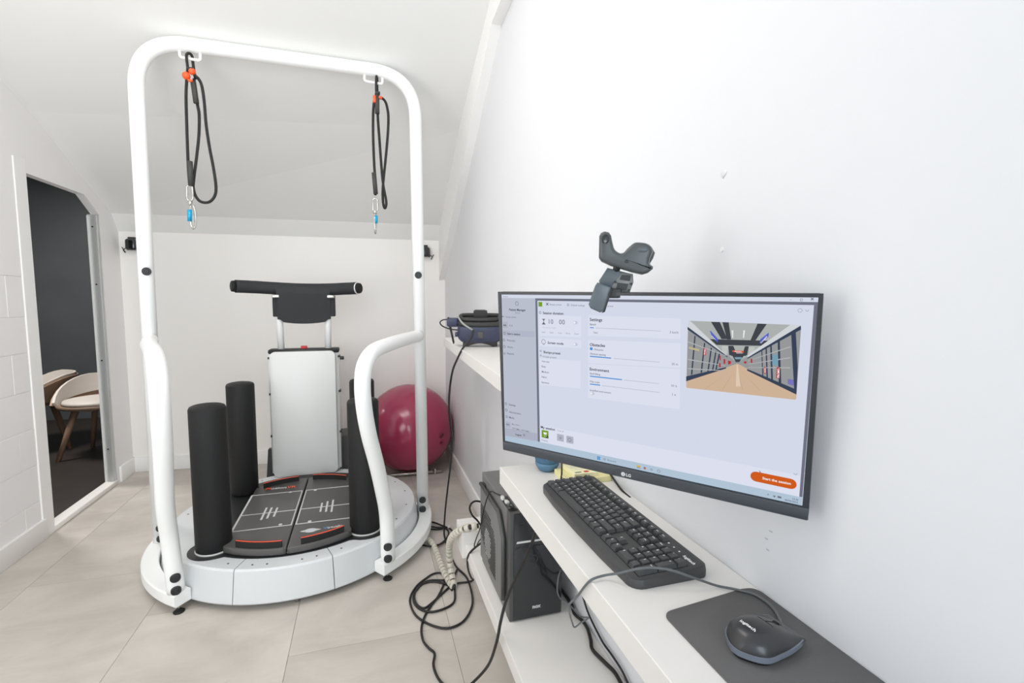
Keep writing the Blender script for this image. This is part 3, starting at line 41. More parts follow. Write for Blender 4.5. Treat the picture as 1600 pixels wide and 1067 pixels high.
# ------------------------------------------------------------------ materials
def lin(c):
    c = c/255.0
    return c/12.92 if c <= 0.04045 else ((c+0.055)/1.055)**2.4
def rgb(r, g, b): return (lin(r), lin(g), lin(b), 1.0)
MATS = {}
def mat(name, col, rough=0.5, metal=0.0, var=0.0, vscale=4.0, bump=0.0, bscale=60.0, spec=0.5, coat=0.0, alpha=1.0):
    m = bpy.data.materials.new(name); m.use_nodes = True
    nt = m.node_tree; b = nt.nodes['Principled BSDF']; c = rgb(*col)
    b.inputs['Base Color'].default_value = c; b.inputs['Roughness'].default_value = rough
    b.inputs['Metallic'].default_value = metal; b.inputs['Specular IOR Level'].default_value = spec
    b.inputs['Coat Weight'].default_value = coat; b.inputs['Coat Roughness'].default_value = 0.08
    if var or bump:
        tc = nt.nodes.new('ShaderNodeTexCoord')
    if var:
        n = nt.nodes.new('ShaderNodeTexNoise'); n.inputs['Scale'].default_value = vscale; n.inputs['Detail'].default_value = 6
        nt.links.new(tc.outputs['Object'], n.inputs['Vector'])
        r = nt.nodes.new('ShaderNodeValToRGB'); r.color_ramp.elements[0].position = 0.3; r.color_ramp.elements[1].position = 0.7
        r.color_ramp.elements[0].color = tuple(x*(1-var) for x in c[:3])+(1,)
        r.color_ramp.elements[1].color = tuple(min(1, x*(1+var)) for x in c[:3])+(1,)
        nt.links.new(n.outputs['Fac'], r.inputs['Fac']); nt.links.new(r.outputs['Color'], b.inputs['Base Color'])
    if bump:
        n2 = nt.nodes.new('ShaderNodeTexNoise'); n2.inputs['Scale'].default_value = bscale; n2.inputs['Detail'].default_value = 4
        nt.links.new(tc.outputs['Object'], n2.inputs['Vector'])
        bp = nt.nodes.new('ShaderNodeBump'); bp.inputs['Strength'].default_value = bump; bp.inputs['Distance'].default_value = 0.004
        nt.links.new(n2.outputs['Fac'], bp.inputs['Height']); nt.links.new(bp.outputs['Normal'], b.inputs['Normal'])
    MATS[name] = m
    return m
def emis(name, col, s=1.0):
    m = bpy.data.materials.new(name); m.use_nodes = True; nt = m.node_tree; nt.nodes.clear()
    e = nt.nodes.new('ShaderNodeEmission'); e.inputs[0].default_value = rgb(*col); e.inputs[1].default_value = s
    o = nt.nodes.new('ShaderNodeOutputMaterial'); nt.links.new(e.outputs[0], o.inputs[0])
    MATS[name] = m
    return m
def floor_mat():
    m = bpy.data.materials.new('floor_tile'); m.use_nodes = True; nt = m.node_tree; b = nt.nodes['Principled BSDF']
    g = nt.nodes.new('ShaderNodeNewGeometry'); oi = nt.nodes.new('ShaderNodeObjectInfo')
    mp = nt.nodes.new('ShaderNodeVectorMath'); mp.operation = 'MULTIPLY_ADD'; mp.inputs[1].default_value = (1.0, 2.0, 1.0)
    cb = nt.nodes.new('ShaderNodeCombineXYZ'); mu = nt.nodes.new('ShaderNodeMath'); mu.operation = 'MULTIPLY'; mu.inputs[1].default_value = 37.0
    nt.links.new(oi.outputs['Random'], mu.inputs[0]); nt.links.new(mu.outputs[0], cb.inputs['X'])
    nt.links.new(g.outputs['Position'], mp.inputs[0]); nt.links.new(cb.outputs[0], mp.inputs[2])
    n = nt.nodes.new('ShaderNodeTexNoise'); n.inputs['Scale'].default_value = 2.2; n.inputs['Detail'].default_value = 9; n.inputs['Roughness'].default_value = 0.62; n.inputs['Distortion'].default_value = 0.6
    nt.links.new(mp.outputs[0], n.inputs['Vector'])
    r = nt.nodes.new('ShaderNodeValToRGB'); r.color_ramp.elements[0].position = 0.3; r.color_ramp.elements[1].position = 0.68
    r.color_ramp.elements[0].color = rgb(181, 174, 166); r.color_ramp.elements[1].color = rgb(206, 199, 191)
    nt.links.new(n.outputs['Fac'], r.inputs['Fac'])
    n3 = nt.nodes.new('ShaderNodeTexNoise'); n3.inputs['Scale'].default_value = 5; n3.inputs['Detail'].default_value = 8; n3.inputs['Roughness'].default_value = 0.7; n3.inputs['Distortion'].default_value = 1.5
    nt.links.new(mp.outputs[0], n3.inputs['Vector'])
    r3_ = nt.nodes.new('ShaderNodeValToRGB'); r3_.color_ramp.elements[0].position = 0.28; r3_.color_ramp.elements[1].position = 0.38
    r3_.color_ramp.elements[0].color = (0.93, 0.92, 0.92, 1); r3_.color_ramp.elements[1].color = (1, 1, 1, 1)
    nt.links.new(n3.outputs['Fac'], r3_.inputs['Fac'])
    mx = nt.nodes.new('ShaderNodeMix'); mx.data_type = 'RGBA'; mx.blend_type = 'MULTIPLY'; mx.inputs['Factor'].default_value = 1
    nt.links.new(r.outputs[0], mx.inputs['A']); nt.links.new(r3_.outputs[0], mx.inputs['B']); nt.links.new(mx.outputs['Result'], b.inputs['Base Color'])
    b.inputs['Roughness'].default_value = 0.42
    MATS['floor_tile'] = m
floor_mat()
mat('grout', (190, 184, 177), 0.8)
mat('wall_white', (240, 240, 239), 0.6, bump=0.15, bscale=45)
mat('wall_right_white', (224, 225, 228), 0.6, bump=0.1, bscale=30)
mat('wall_left_white', (241, 239, 239), 0.62, bump=0.2, bscale=35)
mat('wall_back_white', (244, 241, 237), 0.6, bump=0.12, bscale=30)
mat('ceiling_white', (236, 236, 234), 0.55, bump=0.25, bscale=9)
mat('trim_white', (244, 243, 241), 0.45)
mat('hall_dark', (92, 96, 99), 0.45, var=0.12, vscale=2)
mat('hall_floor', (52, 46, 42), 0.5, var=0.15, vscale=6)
mat('desk_white', (226, 223, 219), 0.4)
mat('machine_white', (244, 245, 244), 0.32)
mat('panel_white', (213, 216, 218), 0.28)
mat('column_white', (226, 226, 224), 0.35)
mat('column_grey', (200, 200, 198), 0.4)
mat('black_pad', (21, 21, 22), 0.7, bump=0.15, bscale=120)
mat('black_fabric', (44, 46, 48), 0.75, bump=0.2, bscale=90)
mat('black_plastic', (28, 29, 31), 0.42)
mat('black_rubber', (24, 24, 24), 0.75)
mat('plate_grey', (84, 82, 81), 0.45, bump=0.1, bscale=200)
mat('black_gloss', (20, 21, 23), 0.12, coat=0.5)
mat('bolt_dark', (38, 41, 42), 0.45)
mat('print_white', (205, 205, 203), 0.5)
mat('print_orange', (242, 88, 52), 0.45)
mat('print_blue', (70, 140, 215), 0.5)
mat('print_pale_blue', (170, 190, 225), 0.5)
mat('steel', (200, 198, 192), 0.25, metal=0.9)
mat('alu', (205, 205, 203), 0.35, metal=0.4)
mat('red_plastic', (190, 30, 30), 0.4)
mat('orange_plastic', (238, 92, 40), 0.4)
mat('carabiner_blue', (25, 160, 205), 0.35, metal=0.3)
mat('rope_black', (30, 30, 30), 0.7, bump=0.4, bscale=400)
mat('sleeve_grey', (58, 58, 57), 0.6)
mat('ball_red', (158, 52, 82), 0.2, spec=0.6)
mat('ball_mark', (100, 28, 42), 0.5)
mat('cable_black', (28, 26, 26), 0.5)
mat('cable_grey', (92, 96, 98), 0.45)
mat('spiral_cream', (205, 200, 186), 0.5)
mat('spiral_dark', (40, 38, 36), 0.6)
mat('pc_side_reflection', (116, 115, 114), 0.5)  # near-black case, its side reflections put into this grey
mat('pc_dark', (74, 74, 73), 0.5)
mat('pc_front', (34, 37, 40), 0.1, coat=0.3)
mat('keyboard_body', (62, 62, 63), 0.42, bump=0.08, bscale=300)
mat('key_dark', (68, 69, 70), 0.45)
mat('legend_white', (245, 245, 245), 0.5)
mat('monitor_black', (40, 43, 47), 0.38)
mat('monitor_bezel', (58, 62, 68), 0.45)
mat('mouse_shell', (50, 50, 52), 0.3)
mat('mouse_rim_reflection', (118, 124, 136), 0.35)  # reflection round the dark mouse's lower edge, put in as a paler colour
mat('mousepad', (92, 91, 91), 0.8, bump=0.15, bscale=500)
mat('tracker_black', (74, 78, 80), 0.38)
mat('tracker_edge', (120, 122, 120), 0.4)
mat('clip_steel', (84, 92, 98), 0.32)
mat('clip_dark', (40, 41, 42), 0.5)
mat('headset_blue', (56, 61, 84), 0.5)
mat('headset_black', (46, 45, 45), 0.6)
mat('headset_logo', (86, 84, 84), 0.4)
mat('sleeve_pale', (150, 153, 150), 0.5)
mat('speaker_blue', (62, 100, 126), 0.6, bump=0.2, bscale=500)
mat('speaker_base', (84, 122, 148), 0.5)
mat('carton_yellow', (232, 224, 168), 0.6)
mat('carton_pale', (238, 232, 188), 0.6)
mat('label_green', (52, 92, 78), 0.5)
mat('chair_white', (214, 206, 198), 0.5)
mat('chair_wood', (170, 138, 114), 0.5, var=0.12, vscale=14)
mat('chair_shell', (136, 112, 94), 0.5)
mat('chip_white', (222, 222, 222), 0.7)
mat('scuff_grey', (190, 192, 194), 0.7)
EM = dict(side=(186,191,206), title=(212,217,232), bar=(112,115,130), app=(212,217,233), card=(219,223,238), task=(176,196,214),
          logout=(172,176,192), sel=(178,183,199), av=(176,180,194), green=(118,158,48), dgreen=(70,100,44), w=(240,240,245), k=(62,64,74),
          k2=(110,113,124), k3=(146,149,160), gr=(184,188,200), blue=(70,142,210), tog=(198,202,216), yel=(214,178,80), red=(186,44,52),
          or1=(206,92,30), g_wall=(150,152,154), g_ceil=(172,176,174), g_floor=(205,178,152), g_floor2=(222,200,178), g_joint=(180,154,130),
          g_dark=(66,70,76), g_dark2=(58,68,88), g_blue=(88,100,200), g_blue2=(120,160,180), g_panel=(190,194,192), g_white=(208,212,216),
          g_white2=(176,180,182), g_yel=(190,180,140), g_red=(186,48,58), g_violet=(120,116,190), g_orange=(206,92,58), g_w=(235,238,240))
for k_, c_ in EM.items(): emis('screen_'+k_, c_)

# ------------------------------------------------------------------ mesh builder
def root_of(o):
    while o.parent is not None: o = o.parent
    return o
def spline(pts, n=6):
    P = [Vector(p) for p in pts]
    if len(P) < 3: return P
    out = []
    for i in range(len(P)-1):
        p0 = P[max(i-1,0)]; p1 = P[i]; p2 = P[i+1]; p3 = P[min(i+2,len(P)-1)]
        for k in range(n):
            t = k/n
            out.append(0.5*((2*p1)+(p2-p0)*t+(2*p0-5*p1+4*p2-p3)*t*t+(3*p1-p0-3*p2+p3)*t**3))
    out.append(P[-1]); return out
TXT = {}
def text_geo(s, bold=0):
    if (s, bold) in TXT: return TXT[(s, bold)]
    cu = bpy.data.curves.new('t', 'FONT'); cu.body = s; cu.size = 1.0; cu.offset = 0.018*bold; cu.resolution_u = 2
    o = bpy.data.objects.new('t', cu); COL.objects.link(o)
    bpy.context.view_layer.update()
    dg = bpy.context.evaluated_depsgraph_get(); e = o.evaluated_get(dg); me = e.to_mesh()
    v = [tuple(x.co[:2]) for x in me.vertices]; f = [tuple(p.vertices) for p in me.polygons]
    e.to_mesh_clear(); bpy.data.objects.remove(o); bpy.data.curves.remove(cu)
    xs = [p[0] for p in v] or [0, 1]
    TXT[(s, bold)] = (v, f, min(xs), max(xs)); return TXT[(s, bold)]
class MB:
    def __init__(s): s.v = []; s.f = []; s.sm = []; s.mi = []; s.cur = 0
    def add(s, v, f, smooth=False, M=None):
        b = len(s.v)
        s.v += [tuple(M @ Vector(p)) if M is not None else tuple(p) for p in v]
        for q in f:
            s.f.append(tuple(b+i for i in q)); s.sm.append(smooth); s.mi.append(s.cur)
        return s
    def box(s, x0, y0, z0, x1, y1, z1, M=None):
        v = [(x0,y0,z0),(x1,y0,z0),(x1,y1,z0),(x0,y1,z0),(x0,y0,z1),(x1,y0,z1),(x1,y1,z1),(x0,y1,z1)]
        return s.add(v, [(3,2,1,0),(4,5,6,7),(0,1,5,4),(1,2,6,5),(2,3,7,6),(3,0,4,7)], M=M)
    def rbox(s, x0, y0, z0, x1, y1, z1, r=0.004, seg=2, M=None, smooth=True):
        bm = bmesh.new(); bmesh.ops.create_cube(bm, size=1)
        for w in bm.verts: w.co = ((x0+x1)/2+w.co.x*(x1-x0), (y0+y1)/2+w.co.y*(y1-y0), (z0+z1)/2+w.co.z*(z1-z0))
        bmesh.ops.bevel(bm, geom=list(bm.edges), offset=r, segments=seg, affect='EDGES', profile=0.5)
        return s.bm(bm, M, smooth)
    def bm(s, bm, M=None, smooth=True):
        bm.verts.ensure_lookup_table(); bm.verts.index_update()
        s.add([tuple(w.co) for w in bm.verts], [tuple(w.index for w in f.verts) for f in bm.faces], smooth, M); bm.free(); return s
    def prism(s, poly, a0, a1, axis='z', M=None, smooth=False):
        n = len(poly)
        def P(p, a): return {'z': (p[0],p[1],a), 'x': (a,p[0],p[1]), 'y': (p[0],a,p[1])}[axis]
        v = [P(p,a0) for p in poly]+[P(p,a1) for p in poly]
        s.add(v, [tuple(range(n-1,-1,-1)), tuple(range(n,2*n))], False, M)
        b = len(s.v)-2*n
        for i in range(n):
            j = (i+1) % n; s.f.append((b+i,b+j,b+n+j,b+n+i)); s.sm.append(smooth); s.mi.append(s.cur)
        return s
    def rprism(s, poly, a0, a1, axis='z', r=0.003, seg=2, M=None, smooth=True):
        t = MB(); t.prism(poly, a0, a1, axis)
        bm = bmesh.new(); vs = [bm.verts.new(p) for p in t.v]
        for f in t.f: bm.faces.new([vs[i] for i in f])
        bmesh.ops.recalc_face_normals(bm, faces=bm.faces)
        caps = [e for e in bm.edges if max(len(f.verts) for f in e.link_faces) > 4 or len(poly) <= 4]
        bmesh.ops.bevel(bm, geom=caps, offset=r, segments=seg, affect='EDGES', profile=0.5)
        return s.bm(bm, M, smooth)
    def tube(s, path, r, n=10, M=None, caps=True, closed=False):
        P = [Vector(p) for p in path]; R = r if isinstance(r, (list,tuple)) else [r]*len(P)
        L = len(P); T = []
        for i in range(L):
            a = P[(i-1)%L] if (closed or i > 0) else P[0]; b = P[(i+1)%L] if (closed or i < L-1) else P[-1]
            d = (b-a); T.append(d.normalized() if d.length > 1e-9 else Vector((0,0,1)))
        t0 = T[0]; nrm = t0.cross(Vector((0,0,1)))
        if nrm.length < 1e-3: nrm = t0.cross(Vector((1,0,0)))
        nrm.normalize(); vv = []
        for i in range(L):
            nrm = nrm - T[i]*nrm.dot(T[i]); nrm.normalize(); bn = T[i].cross(nrm)
            for k in range(n):
                a = 2*PI*k/n; vv.append(tuple(P[i]+(nrm*math.cos(a)+bn*math.sin(a))*R[i]))
        ff = []
        for i in range(L if closed else L-1):
            j = (i+1) % L
            for k in range(n):
                l = (k+1) % n; ff.append((i*n+k, i*n+l, j*n+l, j*n+k))
        s.add(vv, ff, True, M)
        if caps and not closed:
            s.add([vv[k] for k in range(n)], [tuple(range(n-1,-1,-1))], False, M)
            s.add([vv[(L-1)*n+k] for k in range(n)], [tuple(range(n))], False, M)
        return s
    def cyl(s, p0, p1, r, n=20, M=None, r1=None):
        return s.tube([p0, p1], [r, r if r1 is None else r1], n, M)
    def lathe(s, prof, c=(0,0,0), n=32, M=None, a0=0.0, a1=2*PI, smooth=True):
        full = abs(a1-a0-2*PI) < 1e-6; m = n if full else n+1; v = []
        for k in range(m):
            a = a0+(a1-a0)*k/n
            for r, z in prof: v.append((c[0]+r*math.cos(a), c[1]+r*math.sin(a), c[2]+z))
        q = len(prof); f = []
        for k in range(n):
            l = (k+1) % m
            for i in range(q-1): f.append((k*q+i, l*q+i, l*q+i+1, k*q+i+1))
        return s.add(v, f, smooth, M)
    def sector(s, prof, c, a0, a1, n=40):           # closed profile swept about z, with end caps
        v = []; q = len(prof)
        for k in range(n+1):
            a = a0+(a1-a0)*k/n
            for r, z in prof: v.append((c[0]+r*math.cos(a), c[1]+r*math.sin(a), z))
        f = []
        for k in range(n):
            for i in range(q):
                j = (i+1) % q; f.append((k*q+i, (k+1)*q+i, (k+1)*q+j, k*q+j))
        f.append(tuple(range(q))); f.append(tuple(n*q+i for i in range(q-1,-1,-1)))
        return s.add(v, f, False)
    def sphere(s, c, r, n=24, m=14, sc=(1,1,1), M=None):
        prof = [(r*math.sin(PI*i/m)*1.0, -r*math.cos(PI*i/m)) for i in range(m+1)]
        v = []; f = []
        for k in range(n):
            a = 2*PI*k/n
            for x, z in prof: v.append((c[0]+x*math.cos(a)*sc[0], c[1]+x*math.sin(a)*sc[1], c[2]+z*sc[2]))
        q = m+1
        for k in range(n):
            l = (k+1) % n
            for i in range(m): f.append((k*q+i, l*q+i, l*q+i+1, k*q+i+1))
        return s.add(v, f, True, M)
    def text(s, t, o, xd, yd, width=None, size=None, bold=0, vc=0.34):
        v, f, x0, x1 = text_geo(t, bold); k = size if size else width/max(x1-x0, 1e-6)
        o = Vector(o); xd = Vector(xd); yd = Vector(yd)
        return s.add([tuple(o+xd*((p[0]-x0)*k)+yd*((p[1]-vc)*k)) for p in v], f)
    def build(s, name, m, parent=None, world=True, loc=None):
        me = bpy.data.meshes.new(name); off = Vector((0,0,0))
        if parent is not None and world: off = root_of(parent).location
        if loc is not None: off = off+Vector(loc)
        bm = bmesh.new(); vs = [bm.verts.new(Vector(p)-off) for p in s.v]
        for q, sm, mi in zip(s.f, s.sm, s.mi):
            if len(set(q)) < 3: continue
            try: fc = bm.faces.new([vs[i] for i in q]); fc.smooth = sm; fc.material_index = mi
            except ValueError: pass
        bmesh.ops.remove_doubles(bm, verts=bm.verts, dist=1e-6)
        if not getattr(s, 'flat', False): bmesh.ops.recalc_face_normals(bm, faces=bm.faces)
        bm.to_mesh(me); bm.free()
        for x in (m if isinstance(m, (list,tuple)) else [m]): me.materials.append(MATS[x])
        o = bpy.data.objects.new(name, me); COL.objects.link(o)
        if parent is not None: o.parent = parent
        if loc is not None: o.location = loc
        return o
def smooth_auto(o, ang=40):
    for p in o.data.polygons: p.use_smooth = True
    try: o.data.set_sharp_from_angle(angle=math.radians(ang))
    except Exception: pass
    return o
def empty(name, loc, label, cat, group=None, rz=0.0):
    o = bpy.data.objects.new(name, None); COL.objects.link(o); o.location = loc; o.rotation_euler = (0,0,rz); o.empty_display_size = 0.05
    o['label'] = label; o['category'] = cat
    if group: o['group'] = group
    return o
def tag(o, label, cat, group=None):
    o['label'] = label; o['category'] = cat
    if group: o['group'] = group
    return o
def struct(o): o['kind'] = 'structure'; return o
def arc(cx, cy, r, a0, a1, n):
    return [(cx+r*math.cos(math.radians(a0+(a1-a0)*i/n)), cy+r*math.sin(math.radians(a0+(a1-a0)*i/n))) for i in range(n+1)]
def rrect(x0, y0, x1, y1, r, n=5):
    return arc(x1-r,y1-r,r,0,90,n)+arc(x0+r,y1-r,r,90,180,n)+arc(x0+r,y0+r,r,180,270,n)+arc(x1-r,y0+r,r,270,360,n)
def cable(name, key_or_pts, r, m, label, cat='cable', n=8, parent=None, k=6):
    pts = DATA[key_or_pts] if isinstance(key_or_pts, str) else key_or_pts
    o = MB().tube(spline(pts, k), r, n).build(name, m, parent)
    if parent is None: tag(o, label, cat)
    return o
# ------------------------------------------------------------------ the room
XL, XR = -1.64, 0.616
def zc(y): return 1.855+0.411*(4.1-y) if y > 0.2 else 1.855+0.411*3.9
YF = -3.0
def yb(x): return 4.08+(x-XL)*(3.89-4.08)/(XR-XL)          # back wall, a little out of square
fl = struct(MB().box(XL-0.12, YF, -0.12, XR+0.1, 4.3, -0.006).build('floor', 'grout'))
tile_mesh = {}
xs = [-1.80, -1.4425, -0.8655, -0.2885, 0.2885, 0.70]
for i in range(5):
    x0, x1 = xs[i], xs[i+1]; y = YF + (-0.577 if i % 2 else -1.0)
    y = 1.77-1.154*5+(0.0 if i == 3 else (0.40 if i % 2 == 0 else 0.77))
    while y < 4.2:
        a, b = max(y, YF), min(y+1.154, 4.25)
        xa, xb = max(x0, XL-0.1), min(x1, XR+0.05)
        if b-a > 0.02:
            MB().box(xa+0.0007, a+0.0007, -0.006, xb-0.0007, b-0.0007, 0.0).build('tile', 'floor_tile', fl)
        y += 1.154
# left wall: plaster shell, blocks, casing
wl = MB()
wl.prism([(YF,0),(3.13,0),(3.13,zc(3.13)+0.03),(0.2,zc(0.2)+0.03),(YF,zc(YF)+0.03)], XL-0.045, XL-0.007, 'x')
wl.prism([(YF,1.37),(3.04,1.37),(3.04,zc(3.04)+0.03),(0.2,zc(0.2)+0.03),(YF,zc(YF)+0.03)], XL-0.007, XL, 'x')
wl.prism([(3.04,1.958),(3.13,1.958),(3.13,zc(3.13)+0.03),(3.04,zc(3.04)+0.03)], XL-0.007, XL, 'x')
wl.prism([(3.13,1.896),(3.673,1.896),(3.835,1.798),(3.835,zc(3.835)+0.03),(3.13,zc(3.13)+0.03)], XL-0.045, XL, 'x')
wl.prism([(3.835,0),(4.12,0),(4.12,zc(4.12)+0.03),(3.835,zc(3.835)+0.03)], XL-0.045, XL, 'x')
wl = struct(wl.build('wall_left', 'wall_left_white'))
zr = [0.018,0.213,0.405,0.596,0.791,0.986,1.168,1.37]
for r in range(7):
    y1 = 3.04
    first = 0.30 if r % 2 else 0.12
    while y1 > 0.3:
        y0 = y1-(first if y1 == 3.04 else 0.392)
        jit = random.uniform(-0.0008, 0.0010)
        MB().rbox(XL-0.012, y0+0.0004, zr[r]+0.0005, XL+jit-0.001, y1-0.0004, zr[r+1]-0.0005, 0.0018, 1, smooth=False).build('block', 'wall_left_white', wl)
        y1 = y0
MB().rbox(XL-0.007, 3.04, 0.0, XL+0.005, 3.13, 1.958, 0.002, 1, smooth=False).build('casing', 'trim_white', wl)
struct(MB().rbox(XL-0.006, YF, 0.0, XL+0.013, 3.06, 0.107, 0.003, 2).build('baseboard_left', 'trim_white'))
struct(MB().rbox(XL-0.002, 3.87, 0.0, XL+0.013, 4.085, 0.107, 0.003, 2).build('baseboard_left_end', 'trim_white'))
# doorway: threshold, far jamb with sliding track
d = struct(MB().rbox(XL-0.06, 3.13, 0.0, XL+0.004, 3.835, 0.03, 0.004, 2).build('door_1', 'wall_back_white'))
MB().box(XL-0.060, 3.820, 0.03, XL-0.001, 3.838, 1.798).build('jamb', 'alu', d)
MB().box(XL-0.060, 3.812, 0.03, XL-0.047, 3.822, 1.79).build('track', 'trim_white', d)
MB().box(XL-0.022, 3.812, 0.03, XL-0.010, 3.822, 1.79).build('track', 'alu', d)
for z in (0.25, 0.85, 1.35, 1.72): MB().cyl((XL-0.034, 3.821, z), (XL-0.034, 3.816, z), 0.005, 8).build('screw', 'bolt_dark', d)
# back wall
wbk = MB(); bv = [(XL-0.1, yb(XL-0.1)), (XR+0.1, yb(XR+0.1)), (XR+0.1, yb(XR)+0.15), (XL-0.1, yb(XL)+0.15)]
wbk.prism(bv, 0, 1.9, 'z'); struct(wbk.build('wall_back', 'wall_back_white'))
tm = MB()
for xa in (XL-0.1, XR+0.1):
    pass
v = []
for x in (XL, XR+0.05):
    y = yb(x); v += [(x, y+0.06, 1.727), (x, y-0.002, 1.727), (x, y-0.085, 1.836), (x, y-0.90, zc(y-0.90)+0.002), (x, y+0.06, zc(y-0.9)+0.002)]
tm.add(v, [(0,1,2,3,4),(9,8,7,6,5)]+[(i,5+i,5+(i+1)%5,(i+1)%5) for i in range(5)])
struct(tm.build('trim_1', 'ceiling_white'))
bb = MB(); ang = math.atan2(yb(XR)-yb(XL), XR-XL); Mb = Matrix.Translation((XL, yb(XL), 0)) @ Matrix.Rotation(ang, 4, 'Z')
bb.rbox(-0.01, -0.013, 0, 2.28, 0.01, 0.107, 0.003, 2, M=Mb); struct(bb.build('baseboard_back', 'trim_white'))
# right wall, baseboard, small paint chips
wr = MB(); wr.prism([(YF,0),(4.0,0),(4.0,zc(4.0)+0.03),(0.2,zc(0.2)+0.03),(YF,zc(YF)+0.03)], XR, XR+0.1, 'x')
wr = struct(wr.build('wall_right', 'wall_right_white'))
struct(MB().rbox(XR-0.013, 1.93, 0.0, XR+0.004, 3.91, 0.107, 0.003, 2).build('baseboard_right', 'trim_white'))
chip = MB()
pr = random.Random(3)
for k in range(1):
    pts = []
    for i in range(9):
        a = 2*PI*i/9; rr = (0.0075+pr.uniform(-.002,.003)); pts.append((0.736+rr*math.cos(a), 1.493+rr*0.8*math.sin(a)))
    chip.rprism(pts, XR-0.0016, XR+0.001, 'x', 0.0008, 1)
chip.build('paint_chip', 'chip_white', wr)
sc = MB()
for (y, z) in ((0.593,0.9),(0.601,0.884),(0.597,0.867)): sc.box(XR-0.0006, y-0.003, z-0.0012, XR+0.001, y+0.003, z+0.0012)
sc.build('scuff', 'scuff_grey', wr)
MB().cyl((XR-0.0012, 0.733, 1.36), (XR+0.001, 0.733, 1.36), 0.004, 12).build('filled_hole', 'wall_white', wr)
# ceiling, slanted up from the back wall, and the rafter along the right wall
ce = MB(); ce.prism([(4.2,zc(4.2)),(0.2,zc(0.2)),(YF-0.1,zc(YF)),(YF-0.1,zc(YF)+0.1),(0.2,zc(0.2)+0.1),(4.2,zc(4.2)+0.1)], XL-0.12, XR+0.1, 'x')
struct(ce.build('ceiling', 'ceiling_white'))
ra = MB(); ra.prism([(3.90,1.41),(2.22,2.5),(2.0,2.52),(-1.0,2.52),(-1.0,3.3),(0.6,zc(0.6)+0.02),(3.90,zc(3.90)+0.02)], XR-0.047, XR+0.002, 'x')
struct(ra.build('trim_2', 'trim_white'))
# wall behind the camera with its window
wf = MB()
wf.box(XL-0.1, YF-0.1, 0, XR+0.1, YF, 0.65); wf.box(XL-0.1, YF-0.1, 2.45, XR+0.1, YF, zc(YF))
wf.box(XL-0.1, YF-0.1, 0.65, -1.5, YF, 2.45); wf.box(0.5, YF-0.1, 0.65, XR+0.1, YF, 2.45)
struct(wf.build('wall_front', 'wall_white'))
wn = MB()
for x in (-1.5, -0.53, 0.45): wn.box(x, YF-0.08, 0.65, x+0.05, YF-0.03, 2.45)
for z in (0.65, 2.4): wn.box(-1.5, YF-0.08, z, 0.5, YF-0.03, z+0.05)
struct(wn.build('window_1', 'trim_white'))
# dark neighbouring room seen through the doorway
hf = struct(MB().box(-4.3, 2.4, -0.1, XL-0.06, 6.2, 0.012).build('floor_hall', 'hall_floor'))
struct(MB().box(-4.3, 6.0, 0.0, XL-0.12, 6.1, 2.6).build('wall_hall_back', 'hall_dark'))
struct(MB().box(-4.4, 2.4, 0.0, -4.3, 6.1, 2.6).build('wall_hall_left', 'hall_dark'))
struct(MB().box(-4.3, 2.3, 0.0, XL-0.12, 2.4, 2.6).build('wall_hall_front', 'hall_dark'))
struct(MB().box(XL-0.09, 4.13, 0.0, XL-0.046, 6.1, 2.6).build('wall_hall_right', 'hall_dark'))
struct(MB().box(-4.4, 2.3, 2.6, XL-0.12, 6.1, 2.7).build('ceiling_hall', 'hall_dark'))

# ------------------------------------------------------------------ standing platform machine
C = (-0.345, 2.67)
mach = empty('balance_platform', (C[0], C[1], 0), 'white round gait training platform with black bolsters and tall white tube arch', 'exercise machine')
prof = [(0.30,0.03),(0.603,0.03),(0.606,0.036),(0.588,0.162),(0.582,0.17),(0.30,0.17)]
for a0, a1 in ((-108.6,-71.2),(-71.2,71.2),(71.2,108.6),(108.6,251.4)):
    MB().sector(prof, C, math.radians(a0+0.17), math.radians(a1-0.17), int((a1-a0)/2.5)).build('base_panel', 'panel_white', mach)
MB().lathe([(0,0.02),(0.565,0.02),(0.565,0.16),(0,0.16)], (C[0],C[1],0), 64).build('base_core', 'black_rubber', mach)
sc = MB()
for a in (-103,-97,-83,-77,-66,-52,-30,-12,8,25,45,60,120,135,155,172,190,210,232,246):
    for rr in ((0.50,0.55) if -104 < a < -76 else (0.545,)):
        x, y = C[0]+rr*math.cos(math.radians(a)), C[1]+rr*math.sin(math.radians(a)); sc.cyl((x,y,0.169),(x,y,0.1712),0.0042,8)
o = sc.build('base_screws', 'bolt_dark', mach); o['kind'] = 'stuff'
for dx in (-0.02,): MB().cyl((-0.30,2.10,0.0),(-0.30,2.10,0.035),0.006,8).build('levelling_stud', 'steel', mach)
# black deck plate: outline is the union of a disc segment and the four bolster rounds
def deck_r(a):
    best = 0.0; dxx, dyy = math.cos(a), math.sin(a)
    lim = 0.385/max(abs(dxx),1e-6); best = min(0.503, lim)
    for bx, by in ((-0.31,-0.345),(0.323,-0.345),(-0.327,0.29),(0.317,0.29)):
        b = dxx*bx+dyy*by; cc = bx*bx+by*by-0.103**2; D = b*b-cc
        if D > 0 and b > 0: best = max(best, b+math.sqrt(D))
    return best
n = 180; poly = [(C[0]+deck_r(2*PI*i/n)*math.cos(2*PI*i/n), C[1]+deck_r(2*PI*i/n)*math.sin(2*PI*i/n)) for i in range(n)]
MB().prism(poly, 0.165, 0.174, 'z').build('deck_plate', 'black_plastic', mach)
rv = MB()
for x in (-0.56,-0.46,-0.345,-0.26,-0.17,-0.1):
    y = C[1]-math.sqrt(max(0.478**2-(x-C[0])**2, 0)); rv.cyl((x,y,0.1735),(x,y,0.1765),0.005,8)
o = rv.build('deck_rivets', 'steel', mach); o['kind'] = 'stuff'
